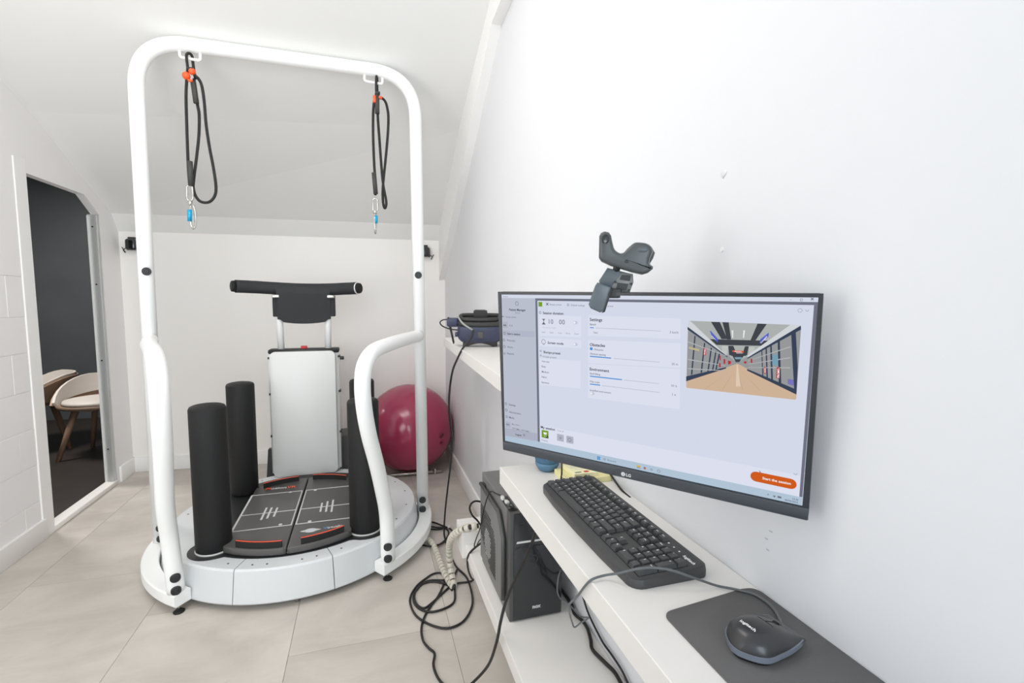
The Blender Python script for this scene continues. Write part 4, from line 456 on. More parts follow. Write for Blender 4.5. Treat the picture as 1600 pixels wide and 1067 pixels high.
# two foot plates
PC_ = (-0.345, 2.597)
def plate(side):
    R = 0.425; x_in, x_out = (-0.3475, -0.607) if side < 0 else (-0.3415, -0.083)
    pts = []; N_ = 12
    for i in range(N_+1):
        x = x_in+(x_out-x_in)*i/N_; pts.append((x, PC_[1]-math.sqrt(R*R-(x-PC_[0])**2)))
    for i in range(N_+1):
        x = x_out+(x_in-x_out)*i/N_; pts.append((x, PC_[1]+math.sqrt(R*R-(x-PC_[0])**2)))
    return MB().rprism(pts, 0.175, 0.205, 'z', 0.004, 2).build('foot_plate', 'plate_grey', mach)
fp = [plate(-1), plate(1)]
def stripe(m, a, b, w, z0=0.205, z1=0.2062):
    a = Vector(a); b = Vector(b); t = (b-a).normalized(); nn = Vector((-t.y, t.x))*w/2; t = t*w/2
    p = [a-t-nn, b+t-nn, b+t+nn, a-t+nn]; m.prism([tuple(q) for q in p], z0, z1, 'z')
for k in range(2):
    m = MB(); L = DATA['lines']; S = DATA['slash']; Dt = DATA['dots']
    x0, x1 = (-0.605,-0.3555) if k == 0 else (-0.334,-0.087)
    stripe(m, (x0,2.395),(x0,2.818),0.009 if k==0 else 0.005); stripe(m,(x1,2.395),(x1,2.818),0.005)
    for y in (2.395, 2.565, 2.818): stripe(m, (x0,y),(x1,y),0.006, z1=0.2060)
    for a, b in S[k*3:k*3+3]: stripe(m, ((a[0]+b[0])/2, a[1]), ((a[0]+b[0])/2, b[1]), 0.009, z1=0.2064)
    for i in (0,1) if k == 0 else (2,3):
        m.cyl((Dt[i][0], Dt[i][1], 0.205), (Dt[i][0], Dt[i][1], 0.2066), 0.0085, 14)
    m.build('printed_lines', 'print_white', fp[k])
    # raised curved toe and heel bars with an orange line along the top
    for sgn, (xa, xb) in ((-1, (-0.553,-0.364) if k == 0 else (-0.288,-0.114)), (1, (-0.566,-0.392) if k == 0 else (-0.316,-0.128))):
        for nm, m_, dr, z0, z1 in (('toe_bar','black_rubber',0.016,0.203,0.231), ('toe_bar_line','print_orange',0.007,0.2305,0.2322)):
            Rc = 0.407 if sgn < 0 else 0.391; pin = []; pout = []
            for i in range(13):
                x = xa+(xb-xa)*i/12
                yo = PC_[1]+sgn*math.sqrt((Rc+dr*0.5)**2-(x-PC_[0])**2); yi = PC_[1]+sgn*math.sqrt((Rc-dr*0.5)**2-(x-PC_[0])**2)
                pout.append((x,yo)); pin.append((x,yi))
            MB().prism(pout+pin[::-1], z0, z1, 'z').build(nm, m_, fp[k])
pt = DATA['ptext']
def flat_text(parts, p0, p1, z, parent, name):
    p0 = Vector(p0); p1 = Vector(p1); xd = Vector((p1.x-p0.x, p1.y-p0.y, 0)); Wd = xd.length; xd.normalize(); yd = Vector((-xd.y, xd.x, 0))
    tot = sum(text_geo(t,1)[3]-text_geo(t,1)[2]+0.06 for t, c in parts); k = Wd/tot; x = 0
    m = MB(); mats_ = []
    m.flat = True
    for t, c in parts:
        if c not in mats_: mats_.append(c)
        m.cur = mats_.index(c); w = text_geo(t,1)[3]-text_geo(t,1)[2]
        m.text(t, (p0.x+xd.x*x*k, p0.y+xd.y*x*k, z), xd, yd*1.15, size=k, bold=1.4); x += w+0.06
    return m.build(name, mats_, parent)
flat_text([('M','print_orange'),('otion','print_white'),('VR','print_orange')], pt[0], (pt[1][0],pt[1][1]), 0.2066, fp[0], 'printed_word')
flat_text([('V','print_blue'),('irtualis','print_white')], (pt[4][0],pt[4][1]+0.014), (pt[5][0],pt[5][1]+0.020), 0.2066, fp[1], 'printed_word')
lg = MB(); lx, ly = -0.2615, 2.310
lg.cur = 0; lg.prism([(lx+0.026*math.cos(a*PI/10), ly+0.019*math.sin(a*PI/10)) for a in range(20)], 0.205, 0.2066, 'z')
for s_ in (-1,1): lg.prism([(lx+s_*0.045,ly),(lx+s_*0.024,ly-0.010),(lx+s_*0.029,ly),(lx+s_*0.024,ly+0.010)], 0.205, 0.2066, 'z')
lg.cur = 1
for q in (-0.008,0.0,0.008):
    lg.prism([(lx-0.024+abs(q),ly+q-0.0015),(lx+0.024-abs(q),ly+q+0.003),(lx+0.024-abs(q),ly+q+0.005),(lx-0.024+abs(q),ly+q+0.0005)], 0.206, 0.2069, 'z')
lg.build('printed_emblem', ['print_white','print_pale_blue'], fp[1])
# four padded bolsters
for (x, y), zt in (((-0.655,2.318),0.812),((-0.021,2.318),0.803),((-0.672,2.962),0.800),((-0.030,2.962),0.792)):
    rb = 0.0705
    b = MB().lathe([(0,0.176),(rb-0.006,0.176),(rb,0.186),(rb,zt-0.014),(rb-0.005,zt-0.004),(rb-0.014,zt),(rb*0.5,zt+0.004),(0,zt+0.005)], (x,y,0), 40).build('bolster', 'black_pad', mach)
    if y < 2.6: MB().lathe([(rb-0.004,0.174),(rb+0.0025,0.174),(rb+0.0025,0.181),(rb-0.004,0.181),(rb-0.004,0.174)], (x,y,0), 40).build('bolster_piping', 'column_grey', b)
# curved floor brackets
def bracket(a0, a1):
    pr_ = [(0.608,0.036),(0.672,0.036),(0.676,0.042),(0.676,0.082),(0.671,0.088),(0.612,0.088),(0.608,0.084)]
    MB().sector(pr_, C, math.radians(a0), math.radians(a1), 30).build('side_bracket', 'machine_white', mach)
bracket(-53.5, 9); bracket(171, 233.2)
RT = 0.0315
postR, postL = (0.287, 2.655), (-0.977, 2.655)
def rounded(pts, rad, n=8):
    out = [Vector(pts[0])]
    for i in range(1, len(pts)-1):
        p = Vector(pts[i]); a = (Vector(pts[i-1])-p); b = (Vector(pts[i+1])-p); r = min(rad, a.length*0.49, b.length*0.49)
        A = p+a.normalized()*r; B = p+b.normalized()*r
        for k in range(n+1):
            t = k/n; out.append(A*(1-t)**2+p*2*t*(1-t)+B*t*t)
    out.append(Vector(pts[-1])); return out
archpts = rounded([(postL[0],postL[1],0.086),(-0.955,2.635,2.412),(0.268,2.635,2.412),(postR[0],postR[1],0.086)], 0.215, 14)
arch = MB().tube(archpts, RT, 20).build('arch_frame', 'machine_white', mach)
hR = [(0.075,2.172,0.086),(0.071,2.163,0.30),(0.051,2.113,0.454),(0.029,2.06,0.586),(0.004,2.0,0.715),(-0.012,1.96,0.831),(-0.017,1.949,0.93),(-0.008,1.972,1.005),(0.026,2.052,1.050),(0.09,2.205,1.063),(0.175,2.412,1.067),(0.268,2.62,1.069)]
for s_ in (1,-1):
    pts = [Vector((q[0] if s_ > 0 else -0.69-q[0]-0.008-0.014*min(1,q[2]), q[1], q[2])) for q in hR]
    if s_ < 0: pts[0].x = -0.757; pts[1].x = -0.765; pts[-1] = Vector((-0.955,2.62,1.069))
    MB().tube(spline(pts, 6), RT, 18).build('handle', 'machine_white', mach)
bolt_pos = [(0.075,2.172,0.163,-1),(0.075,2.172,0.108,-1),(-0.757,2.172,0.156,-1),(-0.757,2.172,0.103,-1),
            (postR[0]-0.002,postR[1],0.156,-1),(postR[0]-0.002,postR[1],0.103,-1),(postL[0]+0.002,postL[1],0.165,-1),(postL[0]+0.002,postL[1],0.112,-1),
            (0.275,2.642,1.392,-1),(-0.963,2.642,1.386,-1)]
for x, y, z, s_ in bolt_pos:
    dd = Vector((-x, -y, 0)).normalized(); p = Vector((x,y,z))+dd*(RT-0.006)
    b = MB(); b.tube([p, p+dd*0.010, p+dd*0.0135], [0.0185,0.0185,0.0155], 18); b.tube([p+dd*0.0135, p+dd*0.0155],[0.010,0.008],14)
    b.build('bolt', 'bolt_dark', mach)
for x, y in ((-0.748,2.163),(0.072,2.163)):
    f = MB(); f.lathe([(0,0.0),(0.020,0.0),(0.021,0.004),(0.012,0.012),(0,0.012)], (x,y,0), 20)
    f.build('foot', 'black_rubber', mach); MB().cyl((x,y,0.01),(x,y,0.037),0.0055,10).build('foot_stud', 'steel', mach)
for x0, x1 in ((-0.780,-0.699),(0.020,0.106)):
    zt = 2.392; zb = 2.352
    MB().tube(rounded([(x0,2.635,zt),(x0,2.632,zb),(x1,2.632,zb-0.004),(x1,2.635,zt)], 0.012, 4), 0.0065, 8).build('hook_loop', 'machine_white', mach)
# rear column with padded cross bar
cy = 3.165
col = MB().rprism(rrect(-0.556,0.172,-0.186,0.944,0.03,5), cy, cy+0.03, 'y', 0.003, 2).build('column', 'column_white', mach)
MB().rprism(rrect(-0.553,0.174,-0.168,0.95,0.035,5), cy+0.03, cy+0.10, 'y', 0.003, 2).build('column_case', 'column_grey', col)
MB().rprism(rrect(-0.567,0.93,-0.163,0.957,0.010,3), cy+0.025, cy+0.11, 'y', 0.003, 1).build('column_cap', 'black_plastic', col)
for x in (-0.562,-0.172):
    MB().box(x-0.006, cy+0.035, 0.19, x+0.006, cy+0.09, 0.93).build('side_rail', 'alu', col)
for x in (-0.563,-0.166):
    for z in (0.42, 0.68, 0.90): MB().box(x-0.006, cy+0.02, z, x+0.008, cy+0.07, z+0.012).build('latch', 'bolt_dark', col)
MB().rbox(-0.160, cy+0.02, 0.885, -0.135, cy+0.05, 0.905, 0.004, 2).build('clip', 'black_plastic', col)
MB().rbox(-0.385, cy+0.04, 0.955, -0.35, cy+0.07, 0.974, 0.003, 2).build('release_button', 'red_plastic', col)
for x0, x1 in ((-0.497,-0.505),(-0.229,-0.222)):
    MB().tube([(x0,cy+0.06,0.95),(x1,cy+0.06,1.31)], 0.019, 14).build('column_post', 'machine_white', mach)
bar = [(-0.715,cy-0.02,1.334),(-0.62,cy+0.025,1.331),(-0.505,cy+0.052,1.325),(-0.36,cy+0.06,1.320),(-0.215,cy+0.052,1.322),(-0.12,cy+0.025,1.327),(-0.046,cy-0.02,1.330)]
cb = MB().tube(spline(bar,5), 0.0375, 18).build('padded_bar', 'black_fabric', mach)
for p, q in ((bar[0],bar[1]),(bar[-1],bar[-2])):
    p = Vector(p); dd = (p-Vector(q)).normalized()
    if p.x > -0.3: MB().tube([p+dd*0.0, p+dd*0.006],[0.0365,0.0365],18).build('end_ring', 'machine_white', cb)
    MB().tube([p+dd*0.006, p+dd*0.02, p+dd*0.024],[0.033,0.031,0.022],18).build('end_cap', 'black_rubber', cb)
pad = MB(); nx = 18
for side, off in ((0,-0.012),(1,0.0)):
    pass
vv = []; ff = []
for i in range(nx+1):
    t = i/nx; x = -0.508+0.302*t; bow = 1-(2*t-1)**2
    zb = 1.128-0.016*bow*1.0+(0.012 if abs(2*t-1) > 0.8 else 0)
    for z, dy in ((1.352,-0.012),(1.325,-0.036),(1.29,-0.034),(1.2,-0.024),(zb,-0.020),(zb,-0.006),(1.2,-0.006),(1.352,0.0)):
        vv.append((x, cy+0.05-0.01*bow*0.6+dy, z+(0.0 if z < 1.3 else -0.0)))
for i in range(nx):
    for k in range(8): ff.append((i*8+k, (i+1)*8+k, (i+1)*8+(k+1)%8, i*8+(k+1)%8))
ff.append(tuple(range(8))); ff.append(tuple(nx*8+i for i in range(7,-1,-1)))
pad.add(vv, ff, True); o = pad.build('chest_pad', 'black_fabric', cb); smooth_auto(o, 50)
for x0, x1 in ((-0.533,-0.488),(-0.226,-0.18)):
    MB().rbox(x0, cy+0.03, 1.155, x1, cy+0.09, 1.285, 0.005, 2).build('post_sleeve', 'black_fabric', cb)
    MB().rbox(x0+0.002, cy+0.005, 1.268, x1-0.002, cy+0.05, 1.287, 0.004, 2).build('clamp', 'steel', cb)
# motor housing behind the column
MB().rprism([(3.29,0.0),(3.62,0.0),(3.60,0.34),(3.40,0.34)], -0.50, -0.08, 'x', 0.006, 2).build('motor_housing', 'pc_dark', mach)
MB().rprism([(3.28,0.0),(3.5,0.0),(3.46,0.28),(3.42,0.28)], -0.63, -0.51, 'x', 0.006, 2).build('motor_housing', 'black_plastic', mach)

# ------------------------------------------------------------------ harness ropes hanging from the arch
def lanyard(key, label):
    D = DATA[key]; x0, y0, z0 = D['buckle'][0]
    r = empty('harness_rope', (x0, 2.63, 1.6), label, 'rope', 'harness ropes hung from the arch')
    def off(pts, dy): return [(p[0], p[1]+dy, p[2]) for p in pts]
    rope = MB().tube(spline(off(D['left'],-0.004),6), 0.0065, 8); rope.tube(spline(off(D['mid'],0.002),6), 0.0065, 8)
    if D['right']: rope.tube(spline(off(D['right'],-0.008),6), 0.0065, 8)
    lp = D['loop']; n_ = len(lp); hi = max(range(n_), key=lambda i: lp[i][2])
    lp2 = [(p[0], p[1]+(-0.011 if i < hi else (0.011 if i > hi else 0))*1.0, p[2]) for i, p in enumerate(lp)]
    rope.tube(spline(lp2,6), 0.006, 8)
    rope.build('rope', 'rope_black', r)
    for k in ('sleeve1','sleeve2'):
        a, b = D[k]; MB().tube([(a[0],2.617,a[2]),(b[0],2.617,b[2])],[0.0115,0.0115],10).build('sewn_sleeve', 'sleeve_grey', r)
    b = MB(); bx, bz = D['buckle'][0][0], D['buckle'][0][2]
    if key == 'cordL':
        b.sphere((bx-0.018,2.615,bz-0.01),0.017,14,10); b.sphere((bx+0.006,2.615,bz+0.012),0.015,14,10); b.tube([(bx-0.01,2.61,bz-0.03),(bx+0.008,2.61,bz-0.032)],0.007,8)
    else:
        b.rbox(bx-0.023,2.607,bz-0.028,bx-0.008,2.628,bz+0.008,0.004,2); b.rbox(bx+0.004,2.607,bz-0.006,bx+0.022,2.628,bz+0.006,0.004,2)
    b.build('buckle', 'orange_plastic', r)
    MB().tube([(bx-0.012,2.612,bz+0.02),(bx+0.012,2.612,bz+0.02)],0.009,8).build('buckle_pin','bolt_dark',r)
    a, m_, e = [Vector(p) for p in D['car']]; a.y = m_.y = e.y = 2.615
    wd_ = 0.010 if key == 'cordL' else 0.004
    c = MB(); c.tube([Vector((a.x-0.010,a.y,a.z)),Vector((a.x-0.012,a.y,a.z-0.05)),Vector((m_.x,a.y,m_.z-0.008)),Vector((a.x+0.013,a.y,a.z-0.05)),Vector((a.x+0.012,a.y,a.z)),Vector((a.x,a.y,a.z+0.008))],0.0045,8,closed=True)
    c.cyl((m_.x,a.y,m_.z+0.004),(m_.x,a.y,m_.z-0.018),0.009,12)
    top = m_.z-0.014; bot = e.z; pts = []
    for i in range(20):
        t = 2*PI*i/20; pts.append((m_.x+0.004*(1 if key=='cordL' else 0)+wd_*math.cos(t)+ (0.003 if key=='cordL' else 0), 2.615+(0.014 if key!='cordL' else 0.006)*math.cos(t), (top+bot)/2+(top-bot)/2*math.sin(t)))
    c.tube(pts,0.0045,8,closed=True)
    c.build('carabiner', 'steel', r)
    a, b_ = D['blue']; MB().tube([(a[0]+0.003,2.606,a[2]),(b_[0]+0.003,2.606,b_[2])],[0.0095,0.0095],12).build('lock_sleeve','carabiner_blue',r)
    return r
lanyard('cordL', 'black harness rope with wide open loop hanging under the left arch hook')
lanyard('cordR', 'black harness rope with narrow twisted loop hanging under the right arch hook')

# ------------------------------------------------------------------ ball, bar, wall trackers
bx_, by_, br_ = 0.296, 3.585, 0.318
ball = MB()
prof = []
for i in range(61):
    a = PI*i/60; zz = -br_*math.cos(a); rr = br_*math.sin(a)
    if 14 < i < 46 and i % 4 == 0: rr *= 0.9965
    prof.append((rr, zz))
Mball = Matrix.Translation((bx_,by_,br_)) @ Matrix.Rotation(math.radians(66),4,'Y') @ Matrix.Rotation(math.radians(-12),4,'X')
ball.lathe(prof, (0,0,0), 64, M=Mball)
bo = ball.build('exercise_ball', 'ball_red'); tag(bo, 'large raspberry red exercise ball on floor in back corner', 'ball')
mk = MB(); rg = random.Random(5)
for (ex, ez, sz) in ((0.60,-0.06,0.020),(0.66,-0.02,0.014),(0.62,-0.20,0.018),(0.70,-0.24,0.012),(0.56,0.02,0.010)):
    dirv = Vector((ex,-0.75,ez)).normalized(); t1 = dirv.cross(Vector((0,0,1))).normalized(); t2 = t1.cross(dirv)
    cc = Vector((bx_,by_,br_))+dirv*(br_*1.0)
    ring = []
    for i in range(10):
        a = 2*PI*i/10; q = cc+(t1*math.cos(a)*rg.uniform(.5,1.1)+t2*math.sin(a)*rg.uniform(.4,1.0))*sz
        ring.append(tuple((q-Vector((bx_,by_,br_))).normalized()*(br_+0.0008)+Vector((bx_,by_,br_))))
    mk.add(ring,[tuple(range(10))])
mk.build('worn_print', 'ball_mark', bo)
bar_ = MB(); zb_ = 0.019
P0, P1 = Vector((0.02,3.435,zb_)), Vector((0.515,3.425,zb_))
root = empty('dumbbell_bar', (0.3,3.43,0), 'bare chrome dumbbell bar lying on the floor before the red ball', 'weight bar')
MB().tube([P0,P1],0.0115,14).build('bar_rod','steel',root)
dd = (P1-P0).normalized()
for t in (0.30,0.36): MB().tube([P0+dd*t,P0+dd*(t+0.014)],[0.019,0.019],14).build('collar','steel',root)
pc_ = P1-dd*0.055
nutm = MB()
for k in range(6):
    a = PI*k/3; nutm.sphere(tuple(pc_+Vector((0,math.cos(a),math.sin(a)))*0.014),0.0085,10,8)
nutm.tube([pc_-dd*0.008,pc_+dd*0.008],[0.016,0.016],14); nutm.build('spin_nut','steel',root)
def tracker_box(cx, lab, flip):
    cy_ = yb(cx); r = empty('wall_sensor', (cx, cy_-0.004, 1.585), lab, 'sensor', 'black room sensors on the back wall')
    MB().rbox(cx-0.045, cy_-0.012, 1.595, cx+0.045, cy_+0.002, 1.665, 0.003, 2).build('mount_plate','black_plastic',r)
    m = MB(); m.rbox(cx-0.034, cy_-0.075, 1.592, cx+0.034, cy_-0.010, 1.672, 0.018, 4); m.build('sensor_body','black_gloss',r)
    MB().rbox(cx-0.022, cy_-0.05, 1.668, cx+0.022, cy_-0.012, 1.684, 0.003, 2).build('mount_arm','black_plastic',r)
    MB().tube(spline([(cx+flip*0.045,cy_-0.02,1.61),(cx+flip*0.058,cy_-0.03,1.595),(cx+flip*0.05,cy_-0.02,1.578),(cx+flip*0.072,cy_-0.012,1.615)],4),0.003,6).build('sensor_lead','cable_black',r)
tracker_box(-1.545, 'small black wall sensor high on back wall beside the left corner', -1)
tracker_box(0.455, 'small black wall sensor high on back wall under the rafter', 1)

# ------------------------------------------------------------------ chairs in the dark room
def make_chair(loc, rz, lab):
    r = empty('lounge_chair', (loc[0],loc[1],0.012), lab, 'chair', 'white shell chairs in the dark room', rz)
    def part(nm, mb, m): return mb.build(nm, m, r, world=False)
    s = MB(); n = 28; vv = []; ff = []
    for k in range(n):
        a = 2*PI*k/n; x = 0.26*math.cos(a)*(1.0); y = 0.25*math.sin(a)
        vv += [(x*0.55,y*0.55,0.375),(x,y,0.40),(x*1.02,y*1.02,0.425),(x*0.9,y*0.9,0.425)]
    for k in range(n):
        l = (k+1)%n
        for i in range(3): ff.append((k*4+i,l*4+i,l*4+i+1,k*4+i+1))
    ff.append(tuple(k*4 for k in range(n))); ff.append(tuple(k*4+3 for k in range(n-1,-1,-1)))
    s.add(vv, ff, True); part('seat', s, 'chair_shell')
    part('seat_cushion', MB().lathe([(0,0.42),(0.20,0.42),(0.225,0.432),(0.215,0.452),(0.12,0.462),(0,0.463)],(0,-0.01,0),28), 'chair_white')
    for nm, m_, ri, ro in (('backrest','chair_white',0.245,0.262),('back_shell','chair_wood',0.263,0.275)):
        b = MB(); vv = []; ff = []; N2 = 22
        for k in range(N2+1):
            t = -1+2*k/N2; a = math.radians(90+t*118); fall = max(0.0, abs(t)-0.35)/0.65
            zt = 0.625-0.18*fall**1.6; zb_ = (0.495-0.08*(abs(t))**1.5) if nm == 'backrest' else 0.43-0.0*fall
            if nm == 'back_shell': zb_ = 0.42; zt -= 0.02
            for r_, z in ((ri,zb_),(ro,zb_),(ro+0.02,zt),(ri+0.02,zt)): vv.append((r_*math.cos(a),r_*math.sin(a)*0.97,z))
        for k in range(N2):
            for i in range(4): ff.append((k*4+i,(k+1)*4+i,(k+1)*4+(i+1)%4,k*4+(i+1)%4))
        ff.append((0,1,2,3)); ff.append(tuple(N2*4+i for i in (3,2,1,0)))
        b.add(vv, ff, True); o = part(nm, b, m_); smooth_auto(o,40)
    for sx in (-1,1):
        for sy in (-1,1):
            part('leg', MB().tube([(sx*0.10,sy*0.11,0.385),(sx*0.195,sy*0.19,0.0)],[0.024,0.015],10), 'chair_wood')
    return r
make_chair((-2.05,4.60), math.radians(-8), 'white shell chair with round seat cushion and wooden legs behind the doorway')
make_chair((-2.62,4.87), math.radians(-60), 'white shell chair with brown side partly hidden behind the doorway edge')
# ------------------------------------------------------------------ wall desk, upper and lower shelf
DZ = 0.792
dk = MB().rbox(0.357, -0.35, DZ-0.048, XR-0.001, 1.293, DZ, 0.0012, 1, smooth=False).build('wall_desk', 'desk_white')
tag(dk, 'narrow white wall desk holding the keyboard and mouse', 'desk')
MB().box(0.37, -0.34, 0.0, XR-0.001, -0.30, DZ-0.048).build('side_panel', 'desk_white', dk)
ls = MB().rbox(0.362, -0.295, 0.25, XR-0.001, 1.86, 0.30, 0.0012, 1, smooth=False).build('low_shelf', 'desk_white')
tag(ls, 'long white low shelf under the desk holding the computer tower', 'shelf')
MB().rbox(0.347, 1.805, 0.245, XR-0.001, 1.93, 0.35, 0.0012, 1, smooth=False).build('end_block', 'desk_white', ls)
us = MB().rprism([(0.352,1.22),(XR-0.001,1.22),(XR-0.001,2.63),(0.408,2.63)], 1.012, 1.057, 'z', 0.0012, 1, smooth=False).build('upper_shelf', 'desk_white')
tag(us, 'white upper wall shelf carrying the blue headset', 'shelf')

# ------------------------------------------------------------------ computer tower
px0, px1, py0, py1, pz0, pz1 = 0.394, 0.562, 1.314, 1.674, 0.301, 0.640
pc = empty('computer_tower', ((px0+px1)/2,(py0+py1)/2,pz0), 'black computer tower standing on the low white shelf', 'computer')
MB().rbox(px0+0.002, py0+0.03, pz0, px1-0.002, py1, pz1, 0.002, 1, smooth=False).build('case', 'pc_side_reflection', pc)
MB().rbox(px0, py0, pz0, px1, py0+0.034, pz1-0.001, 0.004, 2).build('front_frame', 'pc_dark', pc)
fpn = MB().rbox(px0+0.012, py0-0.004, pz0+0.004, px1-0.001, py0+0.004, pz1-0.003, 0.002, 2).build('front_panel', 'pc_front', pc)
MB().rprism([(px0+0.020,0.546),(px1-0.006,0.546),(px1-0.006,0.551),(px0+0.022,0.552)], py0-0.0055, py0-0.003, 'y', 0.0006, 1).build('light_stripe', 'print_white', fpn)
MB().box(px0+0.018, py0-0.0048, 0.532, px1-0.004, py0-0.0035, 0.5335).build('panel_gap', 'black_plastic', fpn)
pb = MB(); pb.lathe([(0.0095,-0.002),(0.0125,-0.002),(0.0125,0.002),(0.0095,0.002),(0.0095,-0.002)], (0,0,0), 24, M=Matrix.Translation((0.470,py0-0.004,0.492)) @ Matrix.Rotation(PI/2,4,'X'))
pb.build('power_button', 'bolt_dark', fpn)
bm_ = MB()
for a, b in (((0.421,0.606),(0.437,0.606)),((0.421,0.598),(0.437,0.598))): bm_.box(a[0],py0-0.0046,a[1]-0.0008,b[0],py0-0.0035,a[1]+0.0008)
for x in (0.421,0.437): bm_.box(x-0.0008,py0-0.0046,0.598,x+0.0008,py0-0.0035,0.606)
bm_.build('card_slot', 'bolt_dark', fpn)
lt = MB(); lt.flat = True; lt.text('nox', (0.466,py0-0.0047,0.3405), (1,0,0), (0,0,1.0), width=0.027, bold=2.0); lt.build('maker_logo', 'print_white', fpn)
# left side: raised panel with slanted corners, vents
sp = MB(); sp.rprism([(py1-0.02,0.60),(py0+0.095,0.60),(py0+0.045,0.545),(py0+0.045,0.36),(py0+0.075,0.333),(py1-0.02,0.333)], px0-0.010, px0+0.004, 'x', 0.006, 2)
sp.build('side_panel', 'pc_side_reflection', pc)
rd = MB(); rd.tube([Vector((px0-0.008,py1-0.02,0.605)),Vector((px0-0.008,py0+0.092,0.605)),Vector((px0-0.008,py0+0.040,0.547)),Vector((px0-0.008,py0+0.040,0.35))], 0.007, 8); rd.build('panel_ridge', 'pc_dark', pc)
for i in range(17):
    z = 0.535-i*0.0105; t = i/16
    ya = py0+0.125+ (0.06 if i < 2 else (0.035*(1-i/5) if i < 5 else 0)); yb_ = py1-0.03-(0.0 if i < 11 else (i-10)*0.022)
    if yb_-ya > 0.01: MB().box(px0-0.0112, ya, z-0.0024, px0-0.0095, yb_, z+0.0024).build('vent_slat', 'black_plastic', pc)
hx = MB()
for i in range(9):
    for j in range(7):
        y = py0+0.185+j*0.012+(i%2)*0.006; z = 0.395+i*0.0105
        if (y-(py0+0.224))**2+(z-0.437)**2 < 0.047**2: hx.cyl((px0-0.0118,y,z),(px0-0.0108,y,z),0.0034,6)
o = hx.build('vent_grille', 'alu', pc); o['kind'] = 'stuff'
MB().rbox(px0-0.004, py1-0.06, 0.597, px0+0.003, py1-0.03, 0.615, 0.003, 1).build('panel_latch', 'black_plastic', pc)
# ports, plugs and buttons on top front
MB().rbox(px0+0.003, py0+0.015, pz1-0.002, px0+0.030, py0+0.125, pz1+0.0015, 0.002, 1).build('port_strip', 'black_plastic', pc)
MB().rbox(px0+0.002, py0+0.092, pz1, px0+0.013, py0+0.112, pz1+0.011, 0.002, 1).build('usb_plug', 'print_white', pc)
MB().rbox(px0+0.006, py0+0.062, pz1, px0+0.019, py0+0.080, pz1+0.010, 0.002, 1).build('usb_plug', 'print_white', pc)
MB().rbox(px0+0.003, py0+0.022, pz1, px0+0.020, py0+0.046, pz1+0.009, 0.002, 1).build('top_button', 'black_gloss', pc)
MB().rbox(px0+0.085, py0+0.24, pz1-0.001, px1-0.02, py0+0.29, pz1+0.010, 0.003, 1).build('top_cover', 'black_plastic', pc)

# ------------------------------------------------------------------ keyboard (local x along its length, y from space bar to function row)
kb = empty('keyboard', (0.4825, 0.888, DZ), 'long black keyboard lying along the white desk under the monitor', 'keyboard', rz=-PI/2)
W2, D2 = 0.225, 0.0775
def kpart(nm, mb, m, par=None, loc=None): return mb.build(nm, m, par or kb, world=False, loc=None)
front = [(-W2+0.012,-D2+0.012),(-W2+0.03,-D2+0.006),(-0.12,-D2+0.001),(0.0,-D2-0.001),(0.12,-D2+0.001),(W2-0.03,-D2+0.005)]
out = front+arc(W2-0.024,-D2+0.029,0.024,-90,0,5)+arc(W2-0.014,D2-0.014,0.014,0,90,4)+arc(-W2+0.014,D2-0.014,0.014,90,180,4)+arc(-W2+0.02,-D2+0.034,0.02,180,232,4)
body = MB()
nO = len(out); rings_ = [(0.994,0.0,0),(1.0,0.004,0),(1.0,0.009,0),(0.985,0.0145,0),(0.965,0.0155,0)]
vv = []; ff = []
for sc_, z, _ in rings_:
    for p in out:
        hz = z*(1+0.35*(p[1]+D2)/(2*D2)) if z > 0.005 else z
        vv.append((p[0]*(1-(1-sc_)*0.35), p[1]*sc_, hz))
for r in range(len(rings_)-1):
    for i in range(nO): ff.append((r*nO+i, r*nO+(i+1)%nO, (r+1)*nO+(i+1)%nO, (r+1)*nO+i))
ff.append(tuple(range(nO-1,-1,-1))); ff.append(tuple((len(rings_)-1)*nO+i for i in range(nO)))
body.add(vv, ff, True); o = kpart('keyboard_case', body, 'keyboard_body'); smooth_auto(o, 35)
case = o
def ktop(y): return 0.0155*(1+0.35*(y+D2)/(2*D2))
trench = MB()
def tr_rect(x0,y0,x1,y1): trench.add([(x0,y0,ktop(y0)+0.0002),(x1,y0,ktop(y0)+0.0002),(x1,y1,ktop(y1)+0.0002),(x0,y1,ktop(y1)+0.0002)],[(0,1,2,3)])
PT = 0.019; X0 = -W2+0.0085; Y0 = -D2+0.023
rowsY = [Y0+PT*i for i in range(5)]+[Y0+PT*5+0.006]
KEYM = {}
